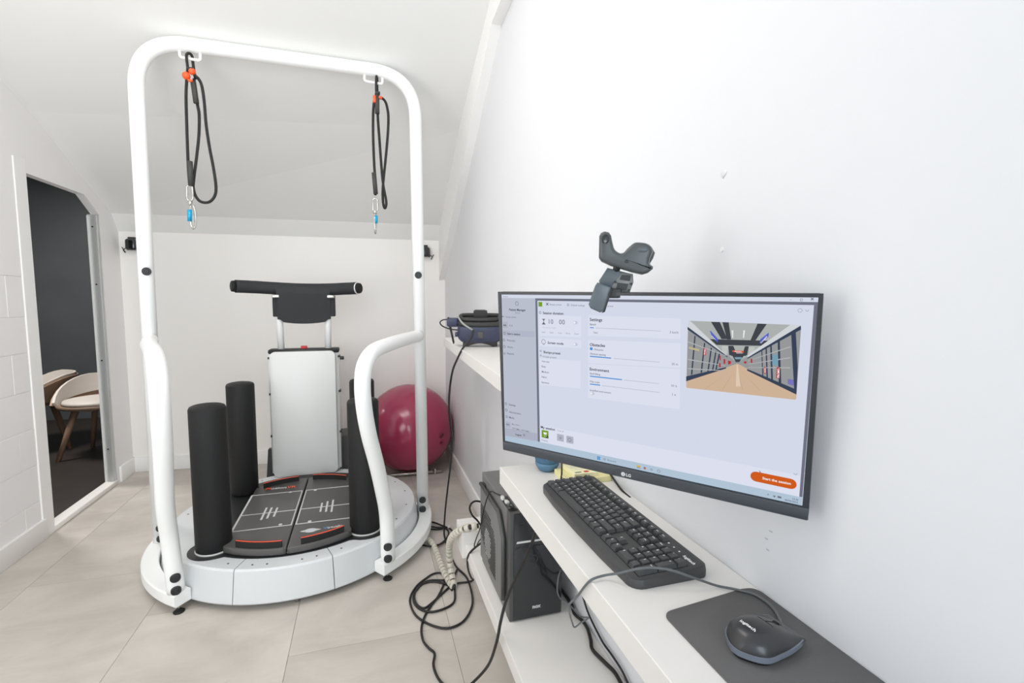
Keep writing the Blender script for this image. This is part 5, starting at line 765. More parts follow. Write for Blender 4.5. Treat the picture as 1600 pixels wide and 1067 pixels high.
def key(x, row, w, h=1.0, legend=None):
    kk = (round(w,2), h)
    kw, kh = PT*w-0.0012, PT*h-0.0012
    if row == 5: kh = 0.0148; kk = (round(w,2), 'f')
    if kk not in KEYM:
        m = MB(); a, b = kw/2, kh/2; t = 0.0022; z1 = 0.0072
        v = [(-a,-b,0),(a,-b,0),(a,b,0),(-a,b,0),(-a+t,-b+t*1.2,z1),(a-t,-b+t*1.2,z1),(a-t,b-t*0.6,z1),(-a+t,b-t*0.6,z1),
             (-a+t*1.5,-b+t*2,z1+0.0006),(a-t*1.5,-b+t*2,z1+0.0006),(a-t*1.5,b-t*1.2,z1+0.0006),(-a+t*1.5,b-t*1.2,z1+0.0006)]
        f = [(3,2,1,0)]+[(i,(i+1)%4,4+(i+1)%4,4+i) for i in range(4)]+[(4+i,4+(i+1)%4,8+(i+1)%4,8+i) for i in range(4)]+[(8,9,10,11)]
        m.add(v, f); me = bpy.data.meshes.new('key'); me.from_pydata(m.v, [], m.f); me.materials.append(MATS['key_dark']); KEYM[kk] = me
    cx = X0+x+PT*w/2; cyy = rowsY[row]+(PT*h/2 if row < 5 else 0.0078)
    o = bpy.data.objects.new('key', KEYM[kk]); COL.objects.link(o); o.parent = kb; o.location = (cx, cyy, ktop(cyy)-0.0005); o.rotation_euler = (0.036,0,0)
    if legend: LEG.append((legend, cx, cyy, kw, kh))
LEG = []
G1 = 15*PT+0.006; G2 = G1+3*PT+0.006
r0 = [('Ctrl',1.25),('\u229e',1.25),('Alt',1.25),('',6.25),('Alt Gr',1.25),('\u229e',1.25),('\u2261',1.25),('Ctrl',1.25)]
r1 = [('\u21e7',1.25),('<',1)]+[(c,1) for c in 'ZXCVBNM']+[(';',1),(':',1),('_',1),('\u21e7',2.75)]
r2 = [('\u21ea',1.75)]+[(c,1) for c in 'ASDFGHJKL']+[('\u00d1',1),('[',1),('}',1),('Intro',1.25)]
r3 = [('\u21b9',1.5)]+[(c,1) for c in 'QWERTYUIOP']+[('`',1),('*',1),('\u21b5',1.5)]
r4 = [('\u00ba',1)]+[(c,1) for c in '1234567890']+[("'",1),('\u00a1',1),('Retroceso',2)]
for ri, row in enumerate((r0,r1,r2,r3,r4)):
    x = 0.0
    for lg_, w in row: key(x, ri, w, 1.0, lg_); x += PT*w
fx = [0.0]+[PT*2+PT*i for i in range(4)]+[PT*6.5+PT*i for i in range(4)]+[PT*11+PT*i for i in range(4)]
for n_, x in zip(['Esc']+['F%d'%i for i in range(1,13)], fx): key(x, 5, 1.0, 1.0, n_)
for i, n_ in enumerate(('Impr','Bloq','Pausa')): key(G1+PT*i, 5, 1.0, 1.0, n_)
for i, n_ in enumerate(('Insert','Inicio','RePag')): key(G1+PT*i, 4, 1.0, 1.0, n_)
for i, n_ in enumerate(('Supr','Fin','AvPag')): key(G1+PT*i, 3, 1.0, 1.0, n_)
key(G1+PT, 1, 1.0, 1.0, '\u2191')
for i, n_ in enumerate(('\u2190','\u2193','\u2192')): key(G1+PT*i, 0, 1.0, 1.0, n_)
for i, n_ in enumerate(('Num','/','*','-')): key(G2+PT*i, 4, 1.0, 1.0, n_)
for i, n_ in enumerate('789'): key(G2+PT*i, 3, 1.0, 1.0, n_)
for i, n_ in enumerate('456'): key(G2+PT*i, 2, 1.0, 1.0, n_)
for i, n_ in enumerate('123'): key(G2+PT*i, 1, 1.0, 1.0, n_)
key(G2, 0, 2.0, 1.0, '0'); key(G2+2*PT, 0, 1.0, 1.0, '.')
key(G2+3*PT, 2, 1.0, 2.0, '+'); key(G2+3*PT, 0, 1.0, 2.0, 'Intro')
e_ = 0.0012
tr_rect(X0-e_, Y0-e_, X0+15*PT+e_, Y0+5*PT+e_)
for a, n_ in ((0,1),(2*PT,4),(6.5*PT,4),(11*PT,4),(G1,3)): tr_rect(X0+a-e_, rowsY[5]-e_, X0+a+n_*PT+e_, rowsY[5]+0.0158)
tr_rect(X0+G1-e_, rowsY[3]-e_, X0+G1+3*PT+e_, rowsY[5]-0.006+e_); tr_rect(X0+G1-e_, Y0-e_, X0+G1+3*PT+e_, Y0+PT+e_); tr_rect(X0+G1+PT-e_, Y0+PT, X0+G1+2*PT+e_, Y0+2*PT+e_)
tr_rect(X0+G2-e_, Y0-e_, X0+G2+4*PT+e_, Y0+5*PT+e_)
kpart('key_well', trench, 'black_rubber')
lm = MB(); lm.flat = True
for t, x, y, kw, kh in LEG:
    if not t: continue
    z = ktop(y)+0.0076+0.036*0.002; sz = 0.0060 if len(t) < 2 else (0.0043 if len(t) < 4 else 0.0034)
    w = (text_geo(t,1)[3]-text_geo(t,1)[2])*sz
    if w > kw-0.006: sz *= (kw-0.006)/w
    lm.text(t, (x-kw/2+0.0042, y+kh/2-0.0062, z+0.0001), (1,0,0), (0,1,0.036), size=sz, bold=1.5)
o = kpart('key_legends', lm, 'legend_white'); o['kind'] = 'stuff'
lt = MB(); lt.flat = True; yl = D2-0.021
lt.text('logitech', (W2-0.041, yl-0.001, ktop(yl)+0.0004), (1,0,0), (0,1,0.035), width=0.030, bold=1.5); kpart('maker_logo', lt, 'legend_white')
for i in range(3):
    x = W2-0.088+i*0.016; MB().cyl((x,yl,ktop(yl)-0.001),(x,yl,ktop(yl)+0.0005),0.0017,10).build('indicator_light','legend_white',kb,world=False)

# ------------------------------------------------------------------ mouse pad and mouse
mp_pts = [(0.425,0.20)]+[(0.423,0.555)]+arc(0.441,0.584,0.018,180,95,5)+[(0.585,0.6165)]+arc(0.594,0.598,0.017,80,0,5)+[(0.6135,0.20)]
mpd = MB().rprism(mp_pts, DZ, DZ+0.003, 'z', 0.0008, 1).build('mouse_pad', 'mousepad'); tag(mpd, 'dark grey rubber mouse pad at the near end of the desk', 'mouse pad')
ms = empty('computer_mouse', (0.508,0.499,DZ+0.003), 'black wired computer mouse resting on the grey mouse pad', 'mouse', rz=math.radians(8)); ms.scale = (0.86,1.0,1.0)
def mouse_ring(t):          # t 0 tail .. 1 nose ; returns half width
    return 0.0345*(1-abs(2*t-0.86)**2.6*0.42) if t < 0.99 else 0.026
def mouse_body(zlo, zhi, grow):
    N_, K = 20, 16; vv = []; ff = []
    for i in range(N_+1):
        t = i/N_; e = math.sin(PI*min(max(t,0.0),1.0))
        x = -0.056+0.113*t
        hw = (0.0345*(1-(max(0,0.36-t)/0.36)**2.4*0.86)*(1-(max(0,t-0.55)/0.45)**2*0.16))+grow
        tipx = 0.0
        h = 0.038*(0.30+0.70*math.sin(PI*(0.16+0.80*t**0.85))**0.9)
        if t < 0.12: h *= 0.45+0.55*(t/0.12)**0.6
        for k in range(K+1):
            s = -1+2*k/K; prof_ = (1-abs(s)**2.6)**0.55
            y = hw*s; z = zlo+(h*prof_ - zlo)*1.0 if False else max(zlo, zlo+(h-zlo)*prof_)
            xx = x+0.010*abs(s)**3*(1 if t > 0.8 else 0)*((t-0.8)/0.2 if t > 0.8 else 0)
            vv.append((xx,y,min(z,zhi)))
    q = K+1
    for i in range(N_):
        for k in range(K): ff.append((i*q+k,(i+1)*q+k,(i+1)*q+k+1,i*q+k+1))
    nb = len(vv)
    for i in range(N_+1): vv.append((vv[i*q][0],vv[i*q][1],zlo-0.0005)); vv.append((vv[i*q+K][0],vv[i*q+K][1],zlo-0.0005))
    for i in range(N_):
        ff.append((nb+2*i, nb+2*i+2, (i+1)*q, i*q)); ff.append((i*q+K,(i+1)*q+K, nb+2*i+3, nb+2*i+1)); ff.append((nb+2*i+1,nb+2*i+3,nb+2*i+2,nb+2*i))
    ff.append(tuple(k for k in range(q))+(nb+1,nb)); ff.append(tuple(N_*q+k for k in range(K,-1,-1))+(nb+2*N_,nb+2*N_+1))
    return MB().add(vv, ff, True)
o = mouse_body(0.013, 1, 0.0).build('mouse_shell', 'mouse_shell', ms, world=False); smooth_auto(o, 60); shell = o
def outline(g, z0, z1, zn):
    N_ = 20; L_ = []; 
    for i in range(N_+1):
        t = i/N_; x = -0.056+0.113*t
        hw = (0.0345*(1-(max(0,0.36-t)/0.36)**2.4*0.86)*(1-(max(0,t-0.55)/0.45)**2*0.16))
        L_.append((x, hw))
    return L_
def skirt(g0, g1, za, zb):
    L_ = outline(0,0,0,0); loop = [(x,-h) for x, h in L_]+[(x,h) for x, h in L_[::-1]]
    n = len(loop); vv = []; cx = 0.0
    for g, z in ((g0,za),(g1,zb)):
        for x, y in loop:
            l = math.hypot(x,y); vv.append((x*(1+g/l), y*(1+g/l), z))
    ff = [(i,(i+1)%n,n+(i+1)%n,n+i) for i in range(n)]+[tuple(range(n-1,-1,-1)), tuple(range(n,2*n))]
    return MB().add(vv, ff, True)
o = skirt(-0.0005, 0.0012, 0.006, 0.0145).build('mouse_rim_reflection', 'mouse_rim_reflection', ms, world=False); smooth_auto(o, 50)
o = skirt(-0.006, -0.002, 0.0, 0.0065).build('mouse_base', 'black_plastic', ms, world=False); smooth_auto(o, 50)
lt = MB(); lt.flat = True
def mtop(x, y):
    t = (x+0.056)/0.113; hw = (0.0345*(1-(max(0,0.36-t)/0.36)**2.4*0.86)*(1-(max(0,t-0.55)/0.45)**2*0.16)); h = 0.038*(0.30+0.70*math.sin(PI*(0.16+0.80*t**0.85))**0.9)
    return 0.013+(h-0.013)*(1-min(1,abs(y/hw))**2.6)**0.55
v_, f_, a0, a1 = text_geo('logitech', 1.2); k = 0.024/(a1-a0)
vv = []
for p in v_:
    y = -((p[0]-a0)*k-0.012)+0.001; x = -0.026+(p[1]-0.34)*k
    vv.append((x, y, mtop(x,y)+0.0006))
lt.add(vv, f_); lt.build('maker_logo', 'legend_white', ms, world=False)
gp = MB(); gp.tube([(x, 0.0, mtop(x,0.0)-0.0002) for x in [0.012+0.004*i for i in range(11)]],0.0009,6); gp.tube([(0.012, y, mtop(0.012,y)-0.0002) for y in [-0.012+0.003*i for i in range(9)]],0.0007,6); gp.build('button_gap','black_rubber',ms,world=False)
wz_ = mtop(0.036,0.0); MB().cyl((0.036,-0.003,wz_-0.0055),(0.036,0.003,wz_-0.0055),0.0075,18).build('scroll_wheel','black_rubber',ms,world=False)
cable('mouse_cable', 'c_mouse', 0.0021, 'cable_grey', 'grey mouse cable arching over the keyboard and falling off the desk edge')

# ------------------------------------------------------------------ monitor
mo = DATA['mon']; MO, MU, MV, MN = Vector(mo['o']), Vector(mo['u']), Vector(mo['v']), Vector(mo['n']); MW, MH = mo['w'], mo['h']
mon = bpy.data.objects.new('computer_monitor', None); COL.objects.link(mon)
MM = Matrix(((MU.x,MV.x,MN.x,MO.x),(MU.y,MV.y,MN.y,MO.y),(MU.z,MV.z,MN.z,MO.z),(0,0,0,1)))
mon.matrix_world = MM
tag(mon, 'wide black computer monitor showing session settings in front of the right wall', 'monitor')
def mpart(nm, mb, m, par=None): return mb.build(nm, m, par or mon, world=False)
mpart('rear_housing', MB().rprism(rrect(0,-MH,MW,0,0.005,3), -0.016, -0.0042, 'z', 0.003, 2), 'monitor_black')
fr = MB(); S = DATA['scr']
inn = [(p[0],p[1]) for p in S]; outp = [(0.0,0.0),(MW,0.0),(MW,-MH),(0.0,-MH)]
ib = -0.2985
i4 = [(S[0][0],S[0][1]),(S[1][0],S[1][1]),(S[2][0]+0.0005,ib-0.0006),(S[3][0],ib-0.0006)]
vv = [(p[0],p[1],0.0) for p in outp]+[(p[0],p[1],0.0) for p in i4]+[(p[0],p[1],-0.0026) for p in i4]
ff = [(i,(i+1)%4,4+(i+1)%4,4+i) for i in range(4)]+[(4+i,4+(i+1)%4,8+(i+1)%4,8+i) for i in range(4)]
fr.add(vv, ff); fr.add([(p[0],p[1],0.0) for p in outp]+[(p[0],p[1],-0.004) for p in outp], [(i,4+i,4+(i+1)%4,(i+1)%4) for i in range(4)])
mpart('screen_frame', fr, 'monitor_black')
chin = mpart('lower_bezel', MB().rbox(0.0005,-MH-0.0005,-0.014,MW-0.0005,-0.2998,0.0016,0.0015,2), 'monitor_bezel')
lgm = MB(); L = DATA['lg']; r = 0.0037
lgm.prism([(L[0][0]+r*math.cos(2*PI*i/24), L[0][1]+r*math.sin(2*PI*i/24)+0.0005) for i in range(24)], 0.0016, 0.0019, 'z')
lgm.flat = True
lgm.text('LG', (L[1][0], L[0][1]+0.0005, 0.0019), (1,0,0), (0,1,0), width=L[2][0]-L[1][0], bold=2)
mpart('maker_logo', lgm, 'print_white', chin)
lf = MB(); lf.box(L[0][0]-0.0003, L[0][1]-0.0015, 0.0019, L[0][0]+0.0003, L[0][1]+0.0022, 0.00205); lf.box(L[0][0], L[0][1]-0.0015, 0.0019, L[0][0]+0.0014, L[0][1]-0.001, 0.00205)
mpart('logo_lines', lf, 'monitor_bezel', chin)
scrn = MB(); scrn.flat = True; scrn.add([(S[0][0],S[0][1],-0.0025),(S[3][0],ib,-0.0025),(S[2][0]+0.0005,ib,-0.0025),(S[1][0],S[1][1],-0.0025)], [(0,1,2,3)])
scrn = mpart('screen', scrn, 'screen_app')
pol = MB(); pol.flat = True; gam = MB(); gam.flat = True; cols = []; gcols = []
gi = 0
for c_, pts in DATA['polys']:
    ar = sum(pts[i][0]*pts[(i+1)%len(pts)][1]-pts[(i+1)%len(pts)][0]*pts[i][1] for i in range(len(pts)))
    if ar < 0: pts = pts[::-1]
    tgt, cl = (gam, gcols) if c_.startswith('g_') else (pol, cols)
    if c_ not in cl: cl.append(c_)
    tgt.cur = cl.index(c_); gi += 1
    tgt.add([(p[0],p[1],-0.0024+gi*1.0e-5) for p in pts], [tuple(range(len(pts)))])
zt = -0.0024+gi*1.0e-5+0.0001
a_, b_, r = DATA['pill']
d_ = Vector((b_[0]-a_[0], b_[1]-a_[1])).normalized(); n_ = Vector((-d_.y,d_.x))
pp = []
A_ = Vector(a_)+d_*r; B_ = Vector(b_)-d_*r
for i in range(9): t = PI/2+PI*i/8; pp.append(A_+(d_*math.cos(t)+n_*math.sin(t))*r)
for i in range(9): t = -PI/2+PI*i/8; pp.append(B_+(d_*math.cos(t)+n_*math.sin(t))*r)
btn = MB(); btn.flat = True; btn.add([(p.x,p.y,zt-0.00005) for p in pp], [tuple(range(len(pp)))])
keep = [i for i, (c_, p_) in enumerate(DATA['polys'])]
for c_, cx_, cy_2, R_, w_ in DATA['rings']:
    if c_ not in cols: cols.append(c_)
    pol.cur = cols.index(c_)
    if w_ > 0:
        vv = []; n2 = 18
        for i in range(n2):
            a = 2*PI*i/n2
            for q in (R_, max(R_-w_*0.8, R_*0.3)): vv.append((cx_+q*math.cos(a), cy_2+q*math.sin(a), zt))
        pol.add(vv, [(2*i,2*((i+1)%n2),2*((i+1)%n2)+1,2*i+1) for i in range(n2)])
    elif c_ == 'tog':
        pol.add([(x,y,zt) for x,y in rrect(cx_-0.0046,cy_2-0.0028,cx_+0.0046,cy_2+0.0028,0.0027,4)], [tuple(range(20))] if False else [tuple(range(len(rrect(0,0,1,1,.1,4))))])
        pol.cur = cols.index('w') if 'w' in cols else pol.cur
        pol.add([(cx_-0.002+0.002*math.cos(2*PI*i/12), cy_2+0.002*math.sin(2*PI*i/12), zt+0.00005) for i in range(12)], [tuple(range(12))])
    else:
        pol.add([(cx_+R_*math.cos(2*PI*i/16), cy_2+R_*math.sin(2*PI*i/16), zt) for i in range(16)], [tuple(range(16))])
mpart('window_panels', pol, ['screen_'+c for c in cols], scrn)
mpart('preview_picture', gam, ['screen_'+c for c in gcols], scrn)
mpart('start_button', btn, 'screen_or1', scrn)
for s_, u0, v0, w_, c_, b_ in DATA['texts']:
    tx = MB(); tx.flat = True
    tx.text(s_, (u0, v0, zt+0.0001), (1,0,0), (0,1,0), width=w_, bold=0.2+b_*1.0)
    mpart('caption', tx, 'screen_'+c_, scrn)
# small words inside the preview picture
def onpic(cx_, cy_2): pass
pw = MB(); pw.flat = True
def pic_text(s, u0, v0, u1, v1, c='w'):
    xd = Vector((u1-u0, v1-v0, 0)); w_ = xd.length; xd.normalize(); pw.text(s, (u0,v0,zt+0.00012), xd, Vector((-xd.y,xd.x,0)), width=w_, bold=1.5)
for q in DATA['promo']: pic_text(q[0], q[1][0], q[1][1], q[2][0], q[2][1])
mpart('preview_words', pw, 'screen_w', scrn)
MB().rbox(0.14,-0.24,-0.036,0.36,-0.07,-0.014,0.006,2).build('rear_bulge','monitor_black',mon,world=False)
arm = MB(); arm.tube([(0.25,-0.15,-0.034),(0.25,-0.15,-0.055)],[0.02,0.02],14)
arm.build('mount_boss','monitor_black',mon,world=False)
cw = MM @ Vector((0.25,-0.15,-0.05)); wl_ = MM.inverted() @ Vector((XR-0.004, cw.y+0.05, cw.z)); 
ar2 = MB(); ar2.tube([(0.25,-0.15,-0.05), tuple(wl_)],[0.016,0.016],12); ar2.build('wall_arm','monitor_black',mon,world=False)
pl = MM.inverted()
plm = MB(); plm.box(XR-0.010,cw.y-0.01,cw.z-0.06,XR-0.0005,cw.y+0.11,cw.z+0.06,M=pl); plm.build('wall_plate','monitor_black',mon,world=False)

# ------------------------------------------------------------------ clip with motion tracker on the top edge of the monitor
tu = 0.2432
E_ = MM @ Vector((0.228, 0.0, -0.006))
rtx = Vector((0.88,-0.475,0)).normalized(); bkv = Vector((0.475,0.88,0))          # local right and depth
MC = Matrix(((rtx.x,bkv.x,0,E_.x),(rtx.y,bkv.y,0,E_.y),(0,0,1,E_.z),(0,0,0,1)))
clip = bpy.data.objects.new('monitor_clip', None); COL.objects.link(clip); clip.matrix_world = MC
tag(clip, 'hinged dark grey clip hooked over the top edge of the monitor', 'clip')
def cpart(nm, mb, m): o = mb.build(nm, m, clip, world=False); return o
PXM = 0.00112
def cp2(px_, py_): return ((px_-1000)*PXM, (455-py_)*PXM)
hexo = [cp2(*p) for p in ((996,419),(1028,427),(1031,441),(1027,452),(1003,452),(1005,447),(988,438))]
hb = MB()
# honeycomb body: outer shell ring pieces
ho = [cp2(*p) for p in ((1016,426),(1031,428.5),(1032,441),(1027,454),(1006,455),(1003,447),(1008,437))]
fl1 = [cp2(*p) for p in ((1016,429.5),(1029,430.5),(1028,439),(1013,436.5))]; fl2 = [cp2(*p) for p in ((1010,441),(1026,443),(1023,452),(1008,453))]
hb.rprism([cp2(*p) for p in ((995,419),(1031,428.5),(1032,441),(1027,455),(1004,455),(984,443),(983,438))], 0.0, 0.03, 'y', 0.002, 2)
cpart('hinge_body', hb, 'clip_steel')
fm = MB(); fm.rprism([cp2(*p) for p in ((1016,426),(1032,428.5),(1033,441),(1028,455),(1005,455),(1002,447),(1008,437))], -0.003, 0.002, 'y', 0.001, 1); cpart('hinge_face', fm, 'tracker_edge')
dkp = MB(); dkp.prism(fl1, -0.0036, 0.0, 'y'); dkp.prism(fl2, -0.0036, 0.0, 'y'); cpart('hinge_opening', dkp, 'clip_dark')
for p in ((1007,440),(1030,443),(1027,452)): 
    q = cp2(*p); cpart('hinge_pin', MB().cyl((q[0],-0.006,q[1]),(q[0],0.0,q[1]),0.002,8), 'clip_dark')
flp = MB().rprism([cp2(*p) for p in ((981,441),(1001,447.5),(1000,452),(991,483),(986,485),(972,479),(969,473),(978,446)) ], -0.020, -0.0095, 'y', 0.003, 3)
cpart('front_flap', flp, 'clip_steel')
cpart('flap_edge', MB().rprism([cp2(*p) for p in ((1000,448),(1003,450),(993,484),(988,486),(990,483))], -0.017, -0.008, 'y', 0.001, 1), 'clip_dark')
cpart('hook', MB().rbox(-0.012,-0.0105,-0.010,0.018,0.016,0.006,0.002,2), 'clip_dark')
tk = bpy.data.objects.new('motion_tracker', None); COL.objects.link(tk); tk.matrix_world = MC
tag(tk, 'dark grey three lobed motion tracker above the monitor clip', 'motion tracker')
def tpart(nm, mb, m, par=None): return mb.build(nm, m, par or tk, world=False)
bodyo = [cp2(*p) for p in ((982.5,374),(985,369.5),(990,367.5),(996,369),(999.5,374),(1003,391),(1007,396.5),(1013,399.5),(1018,398.5),(1024,392),(1031,386),(1036,384.5),(1048,386),(1055,391),(1057,398),(1053.5,408),(1053,415),(1059,419),(1059,422),(1053,427),(1045,429.5),(1034,427),(1000,416.5),(986,410),(982.5,405))]
t1 = MB().rprism(bodyo, -0.020, 0.012, 'y', 0.006, 3); o = tpart('tracker_body', t1, 'tracker_black')
t2 = MB().rprism([cp2(*p) for p in ((1034,386.5),(1042,385),(1052,386),(1060,391),(1063.5,397),(1061,405),(1057,412),(1058,418),(1050,426),(1030,423),(1026,400))], 0.010, 0.034, 'y', 0.006, 3); tpart('rear_lobe', t2, 'tracker_black')
# light coloured seam along the saddle and right lobe
seam = [cp2(*p) for p in ((999,376),(1003,391.5),(1007,397),(1013,400),(1018,399),(1024,392.5),(1031,386.5),(1036,385),(1048,386.5),(1055.5,391.5),(1057.5,398),(1054,408),(1053.5,415),(1059,419.5))]
tpart('edge_seam', MB().tube(spline([(p[0],-0.0165,p[1]) for p in seam],4),0.0009,6), 'tracker_edge')
q = cp2(991.5,379); hl = MB(); hl.lathe([(0.0,-0.002),(0.0052,-0.002),(0.0062,0.0),(0.0052,0.0015),(0.0,-0.001)], (0,0,0), 18, M=Matrix.Translation((q[0],-0.0205,q[1])) @ Matrix.Rotation(PI/2,4,'X') @ Matrix.Scale(1.25,4,(0,1,0)))
tpart('lobe_recess', hl, 'clip_dark')
q = cp2(991,383); tpart('lobe_stud', MB().sphere((q[0]+0.0005,-0.0205,q[1]),0.0032,12,8,(1,0.5,1)), 'tracker_edge')
q = cp2(1044,395); tpart('sensor_window', MB().sphere((q[0],-0.0185,q[1]),0.0095,20,10,(1,0.35,0.55)), 'clip_steel')
q = cp2(1022,411.5); tpart('emblem_dimple', MB().sphere((q[0],-0.0188,q[1]),0.0055,16,8,(1,0.3,0.75)), 'clip_dark')
tpart('mount_screw', MB().tube([(cp2(1008,418)[0],0.006,cp2(1008,424)[1]),(cp2(1009,414)[0],0.0,cp2(1009,414)[1])],[0.006,0.006],12), 'clip_dark')

# ------------------------------------------------------------------ headset on the upper shelf
hz = 1.057; hd = empty('vr_headset', (0.492,2.115,hz), 'dark blue virtual reality headset with black strap on the upper shelf', 'headset', rz=-math.radians(14)); hd.rotation_euler.x = math.radians(11); hd.location.z += 0.0108
def hpart(nm, mb, m, par=None): return mb.build(nm, m, par or hd, world=False)
def visor(z_list, poly_):
    n = len(poly_); vv = []; ff = []
    for z, s_ in z_list:
        for p in poly_: vv.append((p[0]*s_, p[1]*s_, z))
    for r_ in range(len(z_list)-1):
        for i in range(n): ff.append((r_*n+i, r_*n+(i+1)%n, (r_+1)*n+(i+1)%n, (r_+1)*n+i))
    ff.append(tuple(range(n-1,-1,-1))); ff.append(tuple((len(z_list)-1)*n+i for i in range(n)))
    return MB().add(vv, ff, True)
plan = [(-0.098,0.03),(-0.100,-0.010),(-0.088,-0.045),(-0.06,-0.056),(-0.02,-0.060),(0.02,-0.060),(0.06,-0.056),(0.088,-0.045),(0.100,-0.010),(0.098,0.03),(0.07,0.045),(-0.07,0.045)]
o = hpart('visor_shell', visor([(0.020,0.90),(0.026,0.97),(0.045,1.0),(0.075,1.0),(0.086,0.985),(0.090,0.94)], plan), 'headset_blue'); smooth_auto(o,45)
sk = MB(); NN = 20; vv = []; ff = []
for i in range(NN+1):
    t = -1+2*i/NN; x = t*0.076; zb_ = 0.0 if abs(t) > 0.72 else 0.017*math.cos(t/0.72*PI/2)**0.8
    y = -0.054+0.012*abs(t)**3
    for yy, z in ((y,zb_),(y+0.085,zb_),(y+0.085,0.03),(y,0.03)): vv.append((x,yy,z))
for i in range(NN):
    for k in range(4): ff.append((i*4+k,(i+1)*4+k,(i+1)*4+(k+1)%4,i*4+(k+1)%4))
ff.append((0,1,2,3)); ff.append(tuple(NN*4+i for i in (3,2,1,0)))
sk.add(vv, ff); hpart('nose_skirt', sk, 'headset_black')
hpart('front_emblem', MB().rbox(-0.012,-0.0615,0.042,0.016,-0.058,0.072,0.004,2), 'headset_logo')
rim = visor([(0.088,0.93),(0.112,0.95),(0.126,0.93),(0.128,0.86)], [(p[0],p[1]*0.8+0.035) for p in plan]); 
# hollow face cushion: ring of the plan outline
rg_ = MB(); path = [(p[0]*0.90, p[1]*0.95+0.012, 0.098) for p in plan]; rg_.tube(spline(path+[path[0]],4)[:-1],0.0125,10,closed=True)
path = [(p[0]*0.88, p[1]*0.9+0.03, 0.115) for p in plan]; rg_.tube(spline(path+[path[0]],4)[:-1],0.010,10,closed=True)
hpart('face_cushion', rg_, 'headset_black')
hpart('cushion_inner', MB().prism([(p[0]*0.85,p[1]*0.8+0.015) for p in plan],0.086,0.094,'z'), 'black_rubber')
hpart('strap_block', MB().rbox(-0.030,0.0,0.10,0.032,0.03,0.150,0.007,3), 'headset_black')
hpart('strap_buckle', MB().rbox(-0.008,-0.030,0.094,0.050,-0.008,0.122,0.004,2), 'black_plastic')
hpart('top_strap', MB().rprism([(0.0,0.148),(0.03,0.150),(0.10,0.12),(0.16,0.06),(0.165,0.02),(0.155,0.02),(0.150,0.055),(0.095,0.11),(0.03,0.14)], -0.024, 0.024, 'x', 0.002, 1), 'headset_black')
for sx in (-1,1):
    hpart('side_hinge', MB().rbox(sx*0.124-0.024 if sx<0 else 0.098,-0.012,0.078,-0.096 if sx<0 else 0.140,0.026,0.116,0.010,3), 'headset_blue')
    hpart('side_boss', MB().rbox(-0.112 if sx<0 else 0.094,-0.012,0.035,-0.094 if sx<0 else 0.112,0.014,0.052,0.004,2), 'headset_blue')
    hpart('side_strap', MB().rprism([(sx*0.146,0.118),(sx*0.138,0.118),(sx*0.116,0.0),(sx*0.122,0.0)], -0.004, 0.022, 'y', 0.0015, 1), 'headset_black')
hpart('strap_loop', MB().tube(spline([(-0.138,0.0,0.112),(-0.165,-0.004,0.110),(-0.177,-0.006,0.098),(-0.165,-0.006,0.082),(-0.135,-0.006,0.070),(-0.10,-0.01,0.066)],6),0.0028,8), 'cable_black')
cl = MB().tube(spline([(-0.098,0.02,0.120),(-0.094,-0.012,0.122),(-0.075,-0.045,0.105),(-0.045,-0.062,0.088),(-0.030,-0.066,0.080)],6),[0.0042]*25,8)
hpart('cable_sleeve', cl, 'sleeve_pale')
cable('headset_cable', 'c_headset', 0.0045, 'cable_black', 'long black cable running from the blue headset down to the floor loops', k=5)

# ------------------------------------------------------------------ little things at the far end of the desk
sx_, sy_ = 0.480, 1.236
sk_ = empty('smart_speaker', (sx_,sy_,DZ), 'round blue speaker on the desk below the monitor', 'speaker')
MB().lathe([(0,0.012),(0.0315,0.022),(0.0345,0.032),(0.0355,0.05),(0.0355,0.095),(0.033,0.106),(0.026,0.110),(0,0.110)],(sx_,sy_,DZ),36).build('speaker_body','speaker_blue',sk_)
MB().lathe([(0,0.0),(0.020,0.0),(0.026,0.004),(0.0325,0.0155),(0.034,0.024),(0.0315,0.025),(0,0.02)],(sx_,sy_,DZ),36).build('speaker_base','speaker_base',sk_)
dv = Vector((-sx_,-sy_,0)).normalized(); rv_ = Vector((-dv.y,dv.x,0)) 
if rv_.x < 0: rv_ = -rv_
bt = MB(); c0 = Vector((sx_,sy_,DZ+0.060))+dv*0.0352
for z, pts in ((0,[(-0.003,-0.005),(0.006,0.0),(-0.003,0.005)]),(-0.019,[(-0.003,-0.001),(0.003,-0.001),(0.003,0.001),(-0.003,0.001)])):
    q = [c0+rv_*a+Vector((0,0,z+b)) for a, b in pts]; bt.add([tuple(p) for p in q]+[tuple(p+dv*0.001) for p in q],[tuple(range(len(q))),tuple(range(len(q),2*len(q)))]+[(i,(i+1)%len(q),len(q)+(i+1)%len(q),len(q)+i) for i in range(len(q))])
bt.build('button_mark','print_white',sk_)
yb1 = MB().rbox(0.487,1.109,DZ,0.612,1.20,DZ+0.014,0.001,1,smooth=False).build('carton','carton_yellow'); tag(yb1,'flat yellow carton lying on the desk behind the keyboard','box')
r = empty('small_carton',(0.535,1.16,DZ+0.014),'smaller pale yellow carton with green and red print on the flat carton','box')
MB().rbox(0.510,1.118,DZ+0.014,0.577,1.20,DZ+0.026,0.001,1,smooth=False).build('carton_body','carton_pale',r)
MB().box(0.516,1.124,DZ+0.026,0.533,1.129,DZ+0.0264).build('green_print','label_green',r)
MB().prism([(0.548+0.0075*math.cos(2*PI*i/20),1.1275+0.0055*math.sin(2*PI*i/20)) for i in range(20)],DZ+0.026,DZ+0.0264,'z').build('red_print','red_plastic',r)
st_ = MB()
for y, x0, x1 in ((1.145,0.522,0.548),(1.158,0.518,0.555),(1.168,0.52,0.545)): st_.box(x0,y,DZ+0.026,x1,y+0.0025,DZ+0.0263)
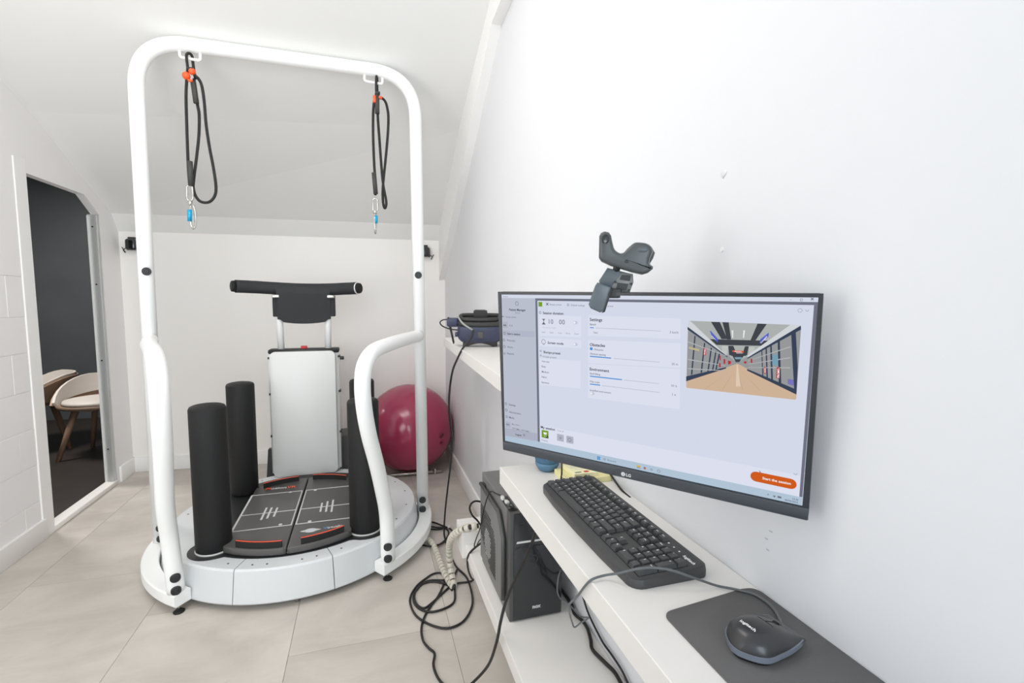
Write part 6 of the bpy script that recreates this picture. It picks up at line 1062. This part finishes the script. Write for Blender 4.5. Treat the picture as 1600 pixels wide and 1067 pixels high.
st_.build('grey_print','scuff_grey',r)
MB().box(0.508,1.199,DZ+0.014,0.579,1.203,DZ+0.030).build('red_flap','red_plastic',r)
kn = MB().lathe([(0,0),(0.014,0.0),(0.015,0.006),(0.011,0.014),(0,0.016)],(0.585,1.27,DZ),18).build('rubber_stopper','column_grey'); tag(kn,'small grey rubber stopper at far desk end beside the speaker','stopper')

# ------------------------------------------------------------------ cables
cable('floor_cable', 'c_coil', 0.0045, 'cable_black', 'black cable looped in an oval coil on the floor by the low shelf', k=6)
cr = empty('platform_cable', (0.33,2.5,0), 'black power cables bunched on the floor beside the white platform', 'cable')
for k_, r_ in (('c_base1',0.0048),('c_base2',0.0048),('c_base3',0.0048)): MB().tube(spline(DATA[k_],6),r_,8).build('cable_run','cable_black',cr)
MB().sphere((0.415,2.55,0.016),0.008,10,8).build('cable_tie','alu',cr)
cable('tower_cable', 'c_pc', 0.0042, 'cable_black', 'black cable dropping from the computer tower over the shelf to the floor')
cable('tower_lead', 'c_loop', 0.0036, 'cable_black', 'short black cable loop sticking out behind the computer tower')
cable('usb_lead', 'c_thin', 0.0021, 'cable_black', 'thin black lead hanging down the side of the computer tower')
cable('power_cable', 'c_power', 0.0052, 'cable_black', 'thick black power cable lying along the low shelf at the wall')
cable('video_cable', 'c_video', 0.0030, 'cable_black', 'thin black cable along the wall under the desk')
cable('monitor_cable', 'c_mon', 0.0022, 'cable_black', 'thin black cable hanging below the monitor beside the blue speaker')
cable('wall_cable', 'c_mon2', 0.0028, 'cable_black', 'black cable against the right wall behind the yellow carton')
spt = spline(DATA['spiral'], 8)
sw = empty('spiral_hose', (0.33,2.2,0), 'cream spiral wrapped cable hose rising from the floor to the tower', 'cable')
MB().tube(spt, 0.0095, 12).build('hose_core','spiral_dark',sw)
# wrap: a flat band wound round the core
acc = [0.0]
for i in range(1,len(spt)): acc.append(acc[-1]+(spt[i]-spt[i-1]).length)
def at(sv):
    for i in range(1,len(spt)):
        if acc[i] >= sv:
            t = (sv-acc[i-1])/max(acc[i]-acc[i-1],1e-9); return spt[i-1].lerp(spt[i],t), (spt[i]-spt[i-1]).normalized()
    return spt[-1], (spt[-1]-spt[-2]).normalized()
wr_ = MB(); sv = 0.0
while sv < acc[-1]-0.004:
    smooth_part = sv < 0.16
    a, d0 = at(sv); b, d1 = at(sv+(0.0215 if not smooth_part else 0.030))
    wr_.tube([a, a.lerp(b,0.08), a.lerp(b,0.92), b],[0.0125,0.0150,0.0150,0.0125],10); sv += 0.0285 if not smooth_part else 0.030
o = wr_.build('spiral_wrap','spiral_cream',sw)
